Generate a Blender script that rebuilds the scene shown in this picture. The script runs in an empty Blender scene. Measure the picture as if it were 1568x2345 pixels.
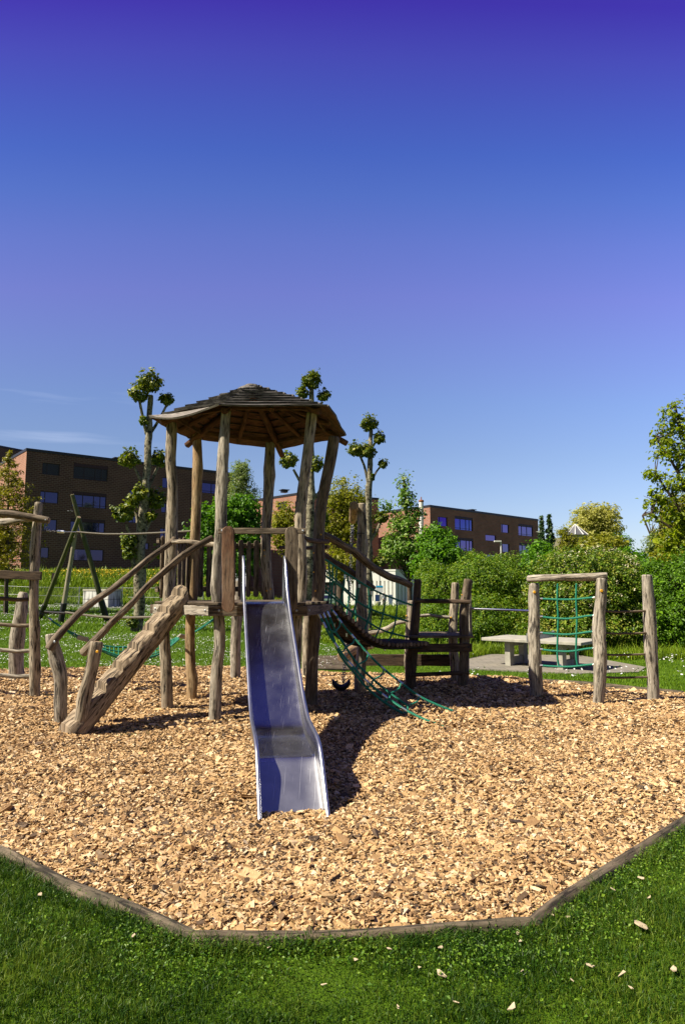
import bpy, math, random
import numpy as np
from mathutils import Vector, Matrix, noise as mnoise
S = bpy.context.scene
COL = S.collection
R = math.radians
# ---------------- camera ----------------
CAMZ = 1.75; PITCH = R(6.34)
cam = bpy.data.objects.new('camera', bpy.data.cameras.new('camera')); COL.objects.link(cam)
cam.location = (0, 0, CAMZ); cam.rotation_euler = (R(90) + PITCH, 0, 0)
cam.data.sensor_fit = 'VERTICAL'; cam.data.sensor_height = 36; cam.data.lens = 24
cam.data.clip_start = 0.05; cam.data.clip_end = 5000
S.camera = cam
# ---------------- world and sun ----------------
SUN_EL = R(49); SUN_AZ = R(200)   # azimuth of the sun's place: direction (cos, sin) in the ground plane
sd = Vector((math.cos(SUN_AZ) * math.cos(SUN_EL), math.sin(SUN_AZ) * math.cos(SUN_EL), math.sin(SUN_EL)))
W = bpy.data.worlds.new('World'); S.world = W; W.use_nodes = True
nt = W.node_tree; nt.nodes.clear()
out = nt.nodes.new('ShaderNodeOutputWorld'); bg = nt.nodes.new('ShaderNodeBackground')
sky = nt.nodes.new('ShaderNodeTexSky'); sky.sky_type = 'NISHITA'; sky.sun_disc = False
sky.sun_elevation = SUN_EL; sky.sun_rotation = math.atan2(sd.x, sd.y)
sky.air_density = 1.0; sky.dust_density = 0.6; sky.ozone_density = 2.0
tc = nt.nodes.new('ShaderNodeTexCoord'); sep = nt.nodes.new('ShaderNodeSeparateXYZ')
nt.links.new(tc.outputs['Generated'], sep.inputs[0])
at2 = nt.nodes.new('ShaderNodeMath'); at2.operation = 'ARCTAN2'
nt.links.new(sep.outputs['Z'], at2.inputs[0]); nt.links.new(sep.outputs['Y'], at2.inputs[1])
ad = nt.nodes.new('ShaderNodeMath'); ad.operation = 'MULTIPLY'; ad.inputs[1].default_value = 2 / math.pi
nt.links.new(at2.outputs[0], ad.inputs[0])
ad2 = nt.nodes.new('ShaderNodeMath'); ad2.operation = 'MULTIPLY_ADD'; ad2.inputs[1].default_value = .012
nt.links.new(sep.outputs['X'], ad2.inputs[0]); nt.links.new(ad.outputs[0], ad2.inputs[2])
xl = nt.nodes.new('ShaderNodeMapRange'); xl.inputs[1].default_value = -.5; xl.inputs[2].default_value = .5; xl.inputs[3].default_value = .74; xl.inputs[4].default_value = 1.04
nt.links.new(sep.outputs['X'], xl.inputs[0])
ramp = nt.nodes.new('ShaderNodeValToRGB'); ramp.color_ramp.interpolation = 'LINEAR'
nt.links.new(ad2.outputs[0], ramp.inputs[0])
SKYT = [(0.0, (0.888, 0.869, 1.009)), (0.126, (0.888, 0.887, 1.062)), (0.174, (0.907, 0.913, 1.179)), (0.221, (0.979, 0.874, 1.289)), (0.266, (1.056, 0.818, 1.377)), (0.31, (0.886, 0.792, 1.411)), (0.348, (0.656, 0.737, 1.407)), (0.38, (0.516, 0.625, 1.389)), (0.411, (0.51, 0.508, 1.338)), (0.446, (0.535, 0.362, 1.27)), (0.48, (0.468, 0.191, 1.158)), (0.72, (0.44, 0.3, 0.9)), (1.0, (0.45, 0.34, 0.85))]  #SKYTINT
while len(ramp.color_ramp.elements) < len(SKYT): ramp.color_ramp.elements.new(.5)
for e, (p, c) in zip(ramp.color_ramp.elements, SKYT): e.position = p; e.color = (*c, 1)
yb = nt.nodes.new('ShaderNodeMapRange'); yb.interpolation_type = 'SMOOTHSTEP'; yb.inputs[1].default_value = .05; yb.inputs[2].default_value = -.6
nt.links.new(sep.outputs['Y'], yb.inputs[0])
ymx = nt.nodes.new('ShaderNodeMix'); ymx.data_type = 'RGBA'; ymx.inputs[7].default_value = (.42, .40, .46, 1)  # unseen sky behind the camera, darkened to cut fill light
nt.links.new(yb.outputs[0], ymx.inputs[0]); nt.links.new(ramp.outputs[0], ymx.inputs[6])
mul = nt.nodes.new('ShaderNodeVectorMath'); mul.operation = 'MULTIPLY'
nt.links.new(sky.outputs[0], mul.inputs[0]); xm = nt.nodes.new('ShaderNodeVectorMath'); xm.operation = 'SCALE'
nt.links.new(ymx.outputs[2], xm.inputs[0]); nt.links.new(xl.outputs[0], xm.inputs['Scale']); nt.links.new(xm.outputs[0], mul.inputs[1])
# thin cirrus streaks low on the left of the sky
cm = nt.nodes.new('ShaderNodeMapping'); cm.inputs['Scale'].default_value = (2.2, 2.2, 26); cm.inputs['Rotation'].default_value = (0, R(3), 0)
nt.links.new(tc.outputs['Generated'], cm.inputs[0])
cn = nt.nodes.new('ShaderNodeTexNoise'); cn.inputs['Scale'].default_value = 1.6; cn.inputs['Detail'].default_value = 4
nt.links.new(cm.outputs[0], cn.inputs['Vector'])
cr = nt.nodes.new('ShaderNodeMapRange'); cr.inputs[1].default_value = .58; cr.inputs[2].default_value = .75; cr.inputs[4].default_value = .22
nt.links.new(cn.outputs['Fac'], cr.inputs[0])
zb = nt.nodes.new('ShaderNodeMapRange'); zb.interpolation_type = 'SMOOTHSTEP'; zb.inputs[1].default_value = .34; zb.inputs[2].default_value = .22
nt.links.new(sep.outputs['Z'], zb.inputs[0])
xb = nt.nodes.new('ShaderNodeMapRange'); xb.interpolation_type = 'SMOOTHSTEP'; xb.inputs[1].default_value = -.18; xb.inputs[2].default_value = -.40
nt.links.new(sep.outputs['X'], xb.inputs[0])
m1 = nt.nodes.new('ShaderNodeMath'); m1.operation = 'MULTIPLY'; m2 = nt.nodes.new('ShaderNodeMath'); m2.operation = 'MULTIPLY'
nt.links.new(cr.outputs[0], m1.inputs[0]); nt.links.new(zb.outputs[0], m1.inputs[1])
nt.links.new(m1.outputs[0], m2.inputs[0]); nt.links.new(xb.outputs[0], m2.inputs[1])
cmix = nt.nodes.new('ShaderNodeMix'); cmix.data_type = 'RGBA'
nt.links.new(m2.outputs[0], cmix.inputs[0]); nt.links.new(mul.outputs[0], cmix.inputs[6]); cmix.inputs[7].default_value = (6, 6.6, 8.2, 1)
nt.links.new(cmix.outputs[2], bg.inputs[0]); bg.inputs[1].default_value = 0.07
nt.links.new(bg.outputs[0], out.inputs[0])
sun = bpy.data.objects.new('sun', bpy.data.lights.new('sun', 'SUN')); COL.objects.link(sun)
sun.data.energy = 5.0; sun.data.angle = R(.5); sun.data.color = (1, .92, .76)
sun.rotation_euler = (-sd).to_track_quat('-Z', 'Y').to_euler()
S.view_settings.view_transform = 'Standard'; S.view_settings.look = 'None'
S.view_settings.exposure = 1.06; S.view_settings.gamma = 1; S.view_settings.use_curve_mapping = False
# ---------------- projection helpers (photo measures -> places in the world) ----------------
F = 1563.3; CS, SN = math.cos(PITCH), math.sin(PITCH)
def ray(px, py):
    xc = (px - 784) / F; yc = (1172.5 - py) / F
    return Vector((xc, CS - SN * yc, SN + CS * yc))
def at(px, py, Y):
    d = ray(px, py); t = Y / d.y
    return Vector((d.x * t, Y, CAMZ + d.z * t))
def sm(a, b, x):
    t = min(1, max(0, (x - a) / (b - a))); return t * t * (3 - 2 * t)
def ter(x, y):
    b = x / max(y, 3)
    s = sm(-.22, .02, b)
    Lh = .4 * sm(15, 50, y) + 2.3 * sm(54, 66, y) * (1 - sm(-.25, -.05, b)) + .3 * sm(54, 66, y)
    Rh = -.35 * sm(12.5, 17.5, y) - .15 * sm(25, 70, y)
    return Lh * (1 - s) + Rh * s
def gnd(px, py, dz=0):
    d = ray(px, py); z = 0
    for _ in range(60):
        t = (z + dz - CAMZ) / d.z; z += .5 * (ter(d.x * t, d.y * t) - z)
    return Vector((d.x * t, d.y * t, z + dz))
def gat(px, Y):            # on the ground at bearing px and distance Y
    x = (px - 784) / F * Y * 1.0
    return Vector((x, Y, ter(x, Y)))
# ---------------- mesh building ----------------
class MB:
    def __init__(s): s.v = []; s.f = []; s.u = []; s.m = []
    def face(s, idx, uv=None, m=0):
        s.f.append(tuple(idx)); s.u.append(uv if uv else [(0, 0)] * len(idx)); s.m.append(m)
def catmull(P, res):
    if len(P) == 2: 
        n = max(2, int((P[1] - P[0]).length / res) + 1)
        return [(P[0].lerp(P[1], i / (n - 1)), i / (n - 1)) for i in range(n)]
    out = []
    for i in range(len(P) - 1):
        p0 = P[max(i - 1, 0)]; p1 = P[i]; p2 = P[i + 1]; p3 = P[min(i + 2, len(P) - 1)]
        n = max(1, int(round((p2 - p1).length / res)))
        for k in range(n):
            t = k / n; t2 = t * t; t3 = t2 * t
            out.append((.5 * ((2 * p1) + (p2 - p0) * t + (2 * p0 - 5 * p1 + 4 * p2 - p3) * t2 + (3 * p1 - p0 - 3 * p2 + p3) * t3), i + t))
    out.append((P[-1], len(P) - 1))
    m = len(P) - 1
    return [(p, t / m) for p, t in out]
def sweep(mb, path, sect, up=None, m=0, capm=None, uo=None):
    """path: list of (point, t); sect(t, dist) -> list of 2D points; up: fixed reference or None (rotation minimising)"""
    rnd = random.Random(len(mb.v) * 7 + len(path)); uo = rnd.uniform(0, 20) if uo is None else uo
    n = len(path); side = None; rings = []; dist = 0; vs = []
    for i, (p, t) in enumerate(path):
        a = path[max(i - 1, 0)][0]; b = path[min(i + 1, n - 1)][0]
        T = (b - a)
        T = T.normalized() if T.length > 1e-9 else Vector((0, 0, 1))
        if i: dist += (p - path[i - 1][0]).length
        ref = up if up is not None else (side if side is not None else (Vector((1, 0, 0)) if abs(T.x) < .8 else Vector((0, 0, 1))))
        sd_ = (ref - T * ref.dot(T)).normalized(); nn = T.cross(sd_).normalized()
        if up is None: side = sd_
        pts = sect(t, dist)
        base = len(mb.v)
        for (x, y) in pts: mb.v.append(p + sd_ * x + nn * y)
        rings.append((base, pts)); vs.append(dist)
    k = len(rings[0][1])
    cum = [0]
    for j in range(k):
        a = rings[n // 2][1][j]; b = rings[n // 2][1][(j + 1) % k]; cum.append(cum[-1] + math.hypot(a[0] - b[0], a[1] - b[1]))
    for i in range(n - 1):
        b0, b1 = rings[i][0], rings[i + 1][0]
        for j in range(k):
            j2 = (j + 1) % k
            mb.face((b0 + j, b0 + j2, b1 + j2, b1 + j), [(uo + cum[j], vs[i] + uo), (uo + cum[j + 1], vs[i] + uo), (uo + cum[j + 1], vs[i + 1] + uo), (uo + cum[j], vs[i + 1] + uo)], m)
    cmn = m if capm is None else capm
    b0, P0 = rings[0]; mb.face([b0 + j for j in reversed(range(k))], [(uo + P0[j][0], uo + P0[j][1] * .1) for j in reversed(range(k))], cmn)
    b1, P1 = rings[-1]; mb.face([b1 + j for j in range(k)], [(uo + p[0], uo + p[1] * .1) for p in P1], cmn)
SEED = [1]
def tube(mb, pts, r, n=12, wob=.07, res=.12, m=0, capm=None, rnd_end=True, knots=0):
    SEED[0] += 1; rg = random.Random(SEED[0])
    P = [Vector(p) for p in pts]; path = catmull(P, res)
    rs = r if isinstance(r, (list, tuple)) else [r] * 2
    L = sum((path[i + 1][0] - path[i][0]).length for i in range(len(path) - 1))
    ph = [(rg.uniform(0, 6.28), rg.uniform(.5, 2.5), k) for k in (1, 2, 2, 3, 3, 5)]
    ks = [(rg.uniform(.1, .9) * L, rg.uniform(0, 6.28), rg.uniform(.12, .25)) for _ in range(knots)]
    def sect(t, d):
        x = t * (len(rs) - 1); i = min(int(x), len(rs) - 2); rr = rs[i] + (rs[i + 1] - rs[i]) * (x - i)
        e = 1
        if rnd_end:
            q = min(d, L - d)
            e = 1 if q > rr * .22 else .80 + .2 * q / (rr * .22)
        o = []
        for j in range(n):
            a = 2 * math.pi * j / n; w = 0
            for p, f, k in ph: w += math.cos(a * k + p + f * d * 2.0) / k
            q = rr * e * (1 + wob * w * .7)
            for kd, ka, kh in ks:
                g = math.exp(-((d - kd) / (rr * 1.3)) ** 2) * max(0, math.cos(a - ka)) ** 3
                q += rr * kh * g
            o.append((q * math.cos(a), q * math.sin(a)))
        return o
    if rnd_end and len(path) > 2:
        r0 = rs[0] * .2; a, b = path[0], path[1]
        if (b[0] - a[0]).length > r0 * 1.5: path.insert(1, (a[0] + (b[0] - a[0]).normalized() * r0, a[1]))
        a, b = path[-2], path[-1]; r0 = rs[-1] * .2
        if (b[0] - a[0]).length > r0 * 1.5: path.insert(-1, (b[0] - (b[0] - a[0]).normalized() * r0, b[1]))
    sweep(mb, path, sect, m=m, capm=capm)
def board(mb, p0, p1, w, t, wdir, ends=(0, 0), ch=.006, bend=None, m=0, capm=None, wav=.0, res=.1, undersm=None):
    """board from p0 to p1, width w along wdir, thickness t; ends: 1 = rounded end"""
    SEED[0] += 1; rg = random.Random(SEED[0] + 999)
    p0 = Vector(p0); p1 = Vector(p1); wd = Vector(wdir).normalized(); L = (p1 - p0).length
    n = max(2, int(L / res) + 1)
    ts = [i / (n - 1) for i in range(n)]
    if ends[0] or ends[1]:
        ex = [w / 2 / L * k for k in (0.02, .12, .3, .6, 1)]
        if ends[0]: ts = [x for x in ts if x > w / 2 / L] + ex
        if ends[1]: ts = [x for x in ts if x < 1 - w / 2 / L] + [1 - x for x in ex]
        ts = sorted(set(ts))
    f1, f2 = rg.uniform(0, 6), rg.uniform(0, 6)
    path = []
    for q in ts:
        p = p0.lerp(p1, q)
        if bend is not None: p = p + Vector(bend) * math.sin(q * math.pi)
        path.append((p, q))
    def sect(q, d):
        s = 1
        if ends[0] and d < w / 2: s = math.sqrt(max(0.02, 1 - (1 - d / (w / 2)) ** 2))
        if ends[1] and L - d < w / 2: s = math.sqrt(max(0.02, 1 - (1 - max(0, L - d) / (w / 2)) ** 2))
        a = w / 2 * s; b = t / 2; c = min(ch, a * .4, b * .4)
        k1 = 1 + wav * math.sin(f1 + d * 9) + wav * .6 * math.sin(f2 + d * 23); k2 = 1 + wav * math.sin(f2 + d * 8) + wav * .6 * math.sin(f1 + d * 19)
        A, B = a * k1, a * k2
        return [(A - c, -b), (A, -b + c), (A, b - c), (A - c, b), (-B + c, b), (-B, b - c), (-B, -b + c), (-B + c, -b)]
    sweep(mb, path, sect, up=wd, m=m, capm=capm)
def box(mb, c, ax, m=0, uvs=1):
    """c centre, ax = three half-axis vectors"""
    X, Y, Z = [Vector(a) for a in ax]; c = Vector(c); b = len(mb.v)
    for sx in (-1, 1):
        for sy in (-1, 1):
            for sz in (-1, 1): mb.v.append(c + X * sx + Y * sy + Z * sz)
    lx, ly, lz = X.length * 2, Y.length * 2, Z.length * 2
    for f, (a, h) in (((0, 1, 3, 2), (lz, ly)), ((4, 6, 7, 5), (ly, lz)), ((0, 4, 5, 1), (lx, lz)), ((2, 3, 7, 6), (lz, lx)), ((0, 2, 6, 4), (ly, lx)), ((1, 5, 7, 3), (lx, ly))):
        mb.face([b + i for i in f], [(0, 0), (a, 0), (a, h), (0, h)], m)
def disc(mb, c, nrm, r, h, n=12, m=0):
    nrm = Vector(nrm).normalized(); c = Vector(c)
    sweep(mb, [(c, 0), (c + nrm * h * .6, .5), (c + nrm * h, 1)], lambda t, d: [((r if t < .6 else r * .7) * math.cos(2 * math.pi * j / n), (r if t < .6 else r * .7) * math.sin(2 * math.pi * j / n)) for j in range(n)], m=m)
def root_of(o):
    while o.parent: o = o.parent
    return o
def ob(name, mb, mats, parent=None, smooth=True, label=None):
    me = bpy.data.meshes.new(name)
    off = root_of(parent).location if parent else Vector((0, 0, 0))
    co = np.array([tuple(v) for v in mb.v], dtype=np.float64).reshape(-1, 3)
    L0 = Vector((0, 0, 0))
    if parent is None and len(co):
        L0 = Vector(((co[:, 0].min() + co[:, 0].max()) / 2, (co[:, 1].min() + co[:, 1].max()) / 2, co[:, 2].min())); off = L0
    me.from_pydata([tuple(x) for x in (co - np.array(off))], [], mb.f)
    uv = me.uv_layers.new(name='UVMap')
    flat = np.array([c for f in mb.u for q in f for c in q], dtype=np.float32)
    uv.data.foreach_set('uv', flat)
    if not isinstance(mats, (list, tuple)): mats = [mats]
    for x in mats: me.materials.append(x)
    me.polygons.foreach_set('material_index', np.array(mb.m, dtype=np.int32))
    me.polygons.foreach_set('use_smooth', np.array([smooth and len(f) <= 4 for f in mb.f], dtype=bool))
    if smooth: 
        try: me.set_sharp_from_angle(angle=R(38))
        except Exception: pass
    me.update()
    o = bpy.data.objects.new(name, me); COL.objects.link(o)
    if parent: o.parent = parent
    else: o.location = L0
    if label: o['label'] = label
    return o
def thing(name, label, cat, loc, group=None):
    o = bpy.data.objects.new(name, None); COL.objects.link(o); o.location = Vector(loc); o.empty_display_size = .2
    o['label'] = label; o['category'] = cat
    if group: o['group'] = group
    return o
def tag(o, label=None, cat=None, group=None, kind=None):
    if label: o['label'] = label
    if cat: o['category'] = cat
    if group: o['group'] = group
    if kind: o['kind'] = kind
    return o
def np_mesh(name, V, Fq, mats, parent=None, midx=None, smooth=False, uv=None):
    """V (n,3) array, Fq (m,k) array of indices"""
    me = bpy.data.meshes.new(name); off = np.array(root_of(parent).location) if parent else np.zeros(3)
    V = V - off; k = Fq.shape[1]
    me.vertices.add(len(V)); me.vertices.foreach_set('co', V.astype(np.float32).ravel())
    me.loops.add(Fq.size); me.loops.foreach_set('vertex_index', Fq.astype(np.int32).ravel())
    me.polygons.add(len(Fq)); me.polygons.foreach_set('loop_start', np.arange(0, Fq.size, k, dtype=np.int32))
    try: me.polygons.foreach_set('loop_total', np.full(len(Fq), k, dtype=np.int32))
    except Exception: pass
    if not isinstance(mats, (list, tuple)): mats = [mats]
    for x in mats: me.materials.append(x)
    if midx is not None: me.polygons.foreach_set('material_index', midx.astype(np.int32))
    me.polygons.foreach_set('use_smooth', np.full(len(Fq), bool(smooth)))
    if uv is not None:
        l = me.uv_layers.new(name='UVMap'); l.data.foreach_set('uv', uv[Fq.ravel()].astype(np.float32).ravel())
    me.update(calc_edges=True); me.validate()
    o = bpy.data.objects.new(name, me); COL.objects.link(o)
    if parent: o.parent = parent
    return o
# ---------------- materials ----------------
class NT:
    def __init__(s, name):
        s.m = bpy.data.materials.new(name); s.m.use_nodes = True; s.t = s.m.node_tree; s.n = s.t.nodes; s.n.clear()
        s.out = s.n.new('ShaderNodeOutputMaterial')
    def node(s, ty, **k):
        x = s.n.new('ShaderNode' + ty)
        for a, b in k.items():
            if a.startswith('i_'):
                x.inputs[a[2:].replace('_', ' ')].default_value = b
            else: setattr(x, a, b)
        return x
    def L(s, a, b): s.t.links.new(a, b)
    def ramp(s, fac, stops, interp='LINEAR'):
        r = s.n.new('ShaderNodeValToRGB'); r.color_ramp.interpolation = interp
        while len(r.color_ramp.elements) < len(stops): r.color_ramp.elements.new(.5)
        for e, (p, c) in zip(r.color_ramp.elements, stops): e.position = p; e.color = (*c, 1)
        s.L(fac, r.inputs[0]); return r.outputs[0]
    def noise(s, vec, scale, detail=3, rough=.55):
        x = s.node('TexNoise'); x.inputs['Scale'].default_value = scale; x.inputs['Detail'].default_value = detail; x.inputs['Roughness'].default_value = rough
        if vec is not None: s.L(vec, x.inputs['Vector'])
        return x.outputs['Fac']
    def mapping(s, vec, scale, rot=(0, 0, 0)):
        x = s.node('Mapping'); x.inputs['Scale'].default_value = scale; x.inputs['Rotation'].default_value = rot; s.L(vec, x.inputs[0]); return x.outputs[0]
    def mix(s, fac, a, b, mode='MIX'):
        x = s.node('Mix', data_type='RGBA', blend_type=mode)
        for i, q in ((0, fac), (6, a), (7, b)):
            if isinstance(q, (int, float)): x.inputs[i].default_value = q
            elif isinstance(q, tuple): x.inputs[i].default_value = (*q, 1)
            else: s.L(q, x.inputs[i])
        return x.outputs[2]
    def math(s, op, a, b=0.0):
        x = s.node('Math', operation=op)
        for i, q in ((0, a), (1, b)):
            if isinstance(q, (int, float)): x.inputs[i].default_value = q
            else: s.L(q, x.inputs[i])
        return x.outputs[0]
    def bump(s, h, strength=.3, dist=.02):
        x = s.node('Bump'); x.inputs['Strength'].default_value = strength; x.inputs['Distance'].default_value = dist; s.L(h, x.inputs['Height']); return x.outputs[0]
    def bsdf(s, col, rough=.8, metal=0, nrm=None, spec=.3, alb=.78):
        x = s.node('BsdfPrincipled')
        if metal < .5 and alb != 1:
            if isinstance(col, tuple): col = tuple(c * alb for c in col)
            else: col = s.mix(1.0, col, (alb, alb, alb), 'MULTIPLY')
        if isinstance(col, tuple): x.inputs['Base Color'].default_value = (*col, 1)
        else: s.L(col, x.inputs['Base Color'])
        if isinstance(rough, (int, float)): x.inputs['Roughness'].default_value = rough
        else: s.L(rough, x.inputs['Roughness'])
        x.inputs['Metallic'].default_value = metal; x.inputs['Specular IOR Level'].default_value = spec
        if nrm is not None: s.L(nrm, x.inputs['Normal'])
        s.L(x.outputs[0], s.out.inputs[0]); return x
def wood(name, light, mid, dark, across=34, along=4.5, crack=.5, bump=.6, patch=None, rough=.85):
    t = NT(name); uv = t.node('UVMap').outputs[0]; tcn = t.node('TexCoord').outputs['Object']
    g = t.noise(t.mapping(uv, (across, along, 1)), 1, 4, .6)
    g2 = t.noise(t.mapping(uv, (across * 3.5, along * 2.5, 1)), 1, 3, .6)
    big = t.noise(tcn, 2.3, 3, .6); g0 = t.noise(t.mapping(uv, (across * .33, along * .35, 1)), 1, 3, .6)
    g = t.math('ADD', t.math('MULTIPLY', g, .55), t.math('MULTIPLY', g0, .45))
    c = t.ramp(g, [(.37, dark), (.46, mid), (.57, light)])
    c = t.mix(t.ramp(g2, [(.3, (.62, .62, .62)), (.6, (1.1, 1.1, 1.1))]), c, c)
    c2 = t.mix(1.0, c, t.ramp(g2, [(.3, (.6, .58, .56)), (.62, (1.08, 1.06, 1.04))]), 'MULTIPLY')
    c2 = t.mix(t.ramp(big, [(.38, (0, 0, 0)), (.68, (.55, .55, .55))]), c2, patch or tuple(x * .6 for x in mid))
    ck = t.noise(t.mapping(uv, (across * .55, along * .45, 1)), 1.3, 5, .7)
    ckm = t.ramp(ck, [(.40, (1, 1, 1)), (.46, (0, 0, 0))])
    fine_ = t.noise(t.mapping(uv, (across * 1.6, along * .8, 1)), 1, 2, .5)
    fm = t.ramp(fine_, [(.37, (1, 1, 1)), (.44, (0, 0, 0))])
    c2 = t.mix(t.math('MULTIPLY', fm, crack * .75), c2, tuple(x * .6 for x in dark))
    c3 = t.mix(t.math('MULTIPLY', ckm, crack), c2, tuple(x * .35 for x in dark))
    h = t.math('ADD', t.math('MULTIPLY', g, .6), t.math('MULTIPLY', ckm, -.8))
    h = t.math('ADD', h, t.math('MULTIPLY', g2, .25))
    t.bsdf(c3, rough, 0, t.bump(h, bump, .012), .25)
    return t.m
def plain(name, col, rough=.6, metal=0, var=.15, scale=8, bump=0, spec=.4):
    t = NT(name); o = t.node('TexCoord').outputs['Object']; n = t.noise(o, scale, 4)
    c = t.ramp(n, [(.3, tuple(x * (1 - var) for x in col)), (.7, tuple(min(1, x * (1 + var)) for x in col))])
    nr = t.bump(t.noise(o, scale * 6, 3), bump, .01) if bump else None
    t.bsdf(c, rough, metal, nr, spec); return t.m
def leafmat(name, cols, trans=.35, rough=.5):
    t = NT(name); g = t.node('NewGeometry'); o = t.node('TexCoord').outputs['Object']
    r = g.outputs['Random Per Island']
    f = t.math('ADD', t.math('MULTIPLY', r, .6), t.math('MULTIPLY', t.noise(o, .9, 2), .5))
    n = len(cols)
    c = t.ramp(f, [(.15 + .7 * i / (n - 1), cols[i]) for i in range(n)])
    b = t.bsdf(c, rough, 0, None, .35, alb=.95)
    tr = t.node('BsdfTranslucent'); t.L(t.mix(1.0, c, (1.25, 1.35, .5), 'MULTIPLY'), tr.inputs[0])
    ms = t.node('MixShader'); ms.inputs[0].default_value = trans
    t.L(b.outputs[0], ms.inputs[1]); t.L(tr.outputs[0], ms.inputs[2]); t.L(ms.outputs[0], t.out.inputs[0])
    return t.m
def brick(name, c1, c2, mortar, bw=.55, bh=.22, ms=.04):
    t = NT(name); uv = t.node('UVMap').outputs[0]
    b = t.node('TexBrick'); t.L(uv, b.inputs['Vector']); b.inputs['Color1'].default_value = (*c1, 1); b.inputs['Color2'].default_value = (*c2, 1); b.inputs['Mortar'].default_value = (*mortar, 1)
    b.inputs['Scale'].default_value = 1; b.inputs['Brick Width'].default_value = bw; b.inputs['Row Height'].default_value = bh; b.inputs['Mortar Size'].default_value = ms; b.inputs['Bias'].default_value = -.1
    n = t.noise(uv, .35, 4)
    c = t.mix(1.0, b.outputs['Color'], t.ramp(n, [(.3, (.8, .8, .8)), (.7, (1.12, 1.12, 1.12))]), 'MULTIPLY')
    t.bsdf(c, .85, 0, t.bump(b.outputs['Fac'], -.5, .02), .2); return t.m
M = {}
M['post'] = wood('weathered post wood', (.58, .505, .385), (.38, .315, .225), (.085, .065, .045), patch=(.25, .195, .13), crack=1.0)
M['postwarm'] = wood('honey post wood', (.58, .44, .26), (.43, .30, .16), (.15, .095, .05), patch=(.34, .19, .075), crack=.6)
M['grey'] = wood('silver grey wood', (.56, .51, .42), (.38, .335, .26), (.11, .09, .07), patch=(.30, .25, .20), crack=.9)
M['dark'] = wood('dark stained wood', (.17, .115, .075), (.10, .066, .043), (.03, .02, .014), patch=(.06, .045, .03), crack=.5)
M['rail'] = wood('dark handrail wood', (.30, .235, .165), (.15, .11, .075), (.04, .03, .02), patch=(.09, .065, .045), crack=.8)
M['boards'] = wood('board wood', (.30, .24, .17), (.18, .135, .092), (.055, .04, .028), patch=(.12, .088, .06), crack=.6, across=30)
M['redboard'] = wood('red brown board', (.25, .13, .07), (.17, .08, .042), (.06, .03, .018), patch=(.33, .24, .16), crack=.4, across=26)
M['step'] = wood('carved step wood', (.50, .40, .28), (.33, .25, .165), (.085, .06, .04), patch=(.24, .18, .11), across=24, crack=1, bump=.9)
M['end'] = wood('log end grain', (.46, .35, .22), (.34, .24, .15), (.12, .08, .05), across=60, along=60, crack=.4)
M['rooftop'] = wood('roof top plank', (.26, .24, .215), (.12, .11, .10), (.03, .026, .023), patch=(.07, .065, .06), crack=.7, across=30)
M['roofedge'] = wood('pale eave plank', (.40, .37, .33), (.28, .25, .22), (.09, .08, .07), patch=(.26, .23, .20), across=30)
M['roofunder'] = wood('brown roof underside', (.20, .095, .04), (.11, .05, .021), (.028, .013, .007), patch=(.10, .04, .02), crack=.4, across=20)
M['edge'] = wood('edging timber', (.22, .17, .115), (.12, .092, .06), (.035, .027, .018), patch=(.07, .065, .04), crack=.8, across=30)
M['bark'] = wood('pale plane bark', (.46, .42, .30), (.27, .24, .16), (.05, .04, .028), patch=(.11, .095, .05), across=8, along=9, crack=1)
M['darkbark'] = wood('dark bark', (.16, .12, .085), (.10, .075, .055), (.04, .03, .022), across=14, along=4, crack=.6)
M['greenpole'] = wood('green treated pole', (.20, .20, .095), (.13, .135, .06), (.05, .055, .028), across=20, along=1, crack=.4)
M['palepole'] = wood('pale pole', (.55, .50, .36), (.44, .39, .27), (.2, .17, .11), across=20, along=1, crack=.3)
M['black'] = plain('black rubber', (.012, .012, .013), .55, 0, .3)
M['steel'] = plain('galvanised steel', (.46, .47, .49), .38, 1, .1)
M['chain'] = plain('chain steel', (.16, .16, .165), .4, 1, .1)
M['alu'] = plain('aluminium ferrule', (.72, .73, .74), .3, 1, .05)
M['cap'] = plain('yellow plastic cap', (.85, .42, .02), .4, 0, .08)
M['greyplastic'] = plain('grey bolt', (.32, .33, .34), .4, .8, .1)
M['concrete'] = plain('concrete', (.40, .38, .31), .85, 0, .2, 5, .3)
M['white'] = plain('white render', (.72, .71, .67), .8, 0, .06, 2)
M['winframe'] = plain('dark window frame', (.035, .018, .018), .5, 0, .1)
M['header'] = plain('maroon shutter box', (.045, .015, .014), .6, 0, .15)
M['roofcap'] = plain('dark parapet metal', (.035, .035, .04), .5, .3, .1)
M['blind'] = plain('dark blind', (.04, .04, .06), .5, 0, .2)
def glass(name, tint, rough=.04):
    t = NT(name); o = t.node('TexCoord').outputs['Object']
    x = t.bsdf(tint, rough, .85, t.bump(t.noise(o, 1.1, 1), .02, .05), .8); return t.m
M['glass'] = glass('window glass', (.085, .085, .19))
def ropem(name, c):
    t = NT(name); uv = t.node('UVMap').outputs[0]
    w = t.node('TexWave', wave_type='BANDS', bands_direction='DIAGONAL'); w.inputs['Scale'].default_value = 28; w.inputs['Distortion'].default_value = .6
    t.L(uv, w.inputs['Vector'])
    col = t.mix(w.outputs['Fac'], tuple(x * .55 for x in c), c)
    t.bsdf(col, .6, 0, t.bump(w.outputs['Fac'], .8, .004), .4); return t.m
M['rope'] = ropem('green rope', (.004, .27, .16)); M['hemp'] = ropem('grey brown rope', (.24, .21, .15))
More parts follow.
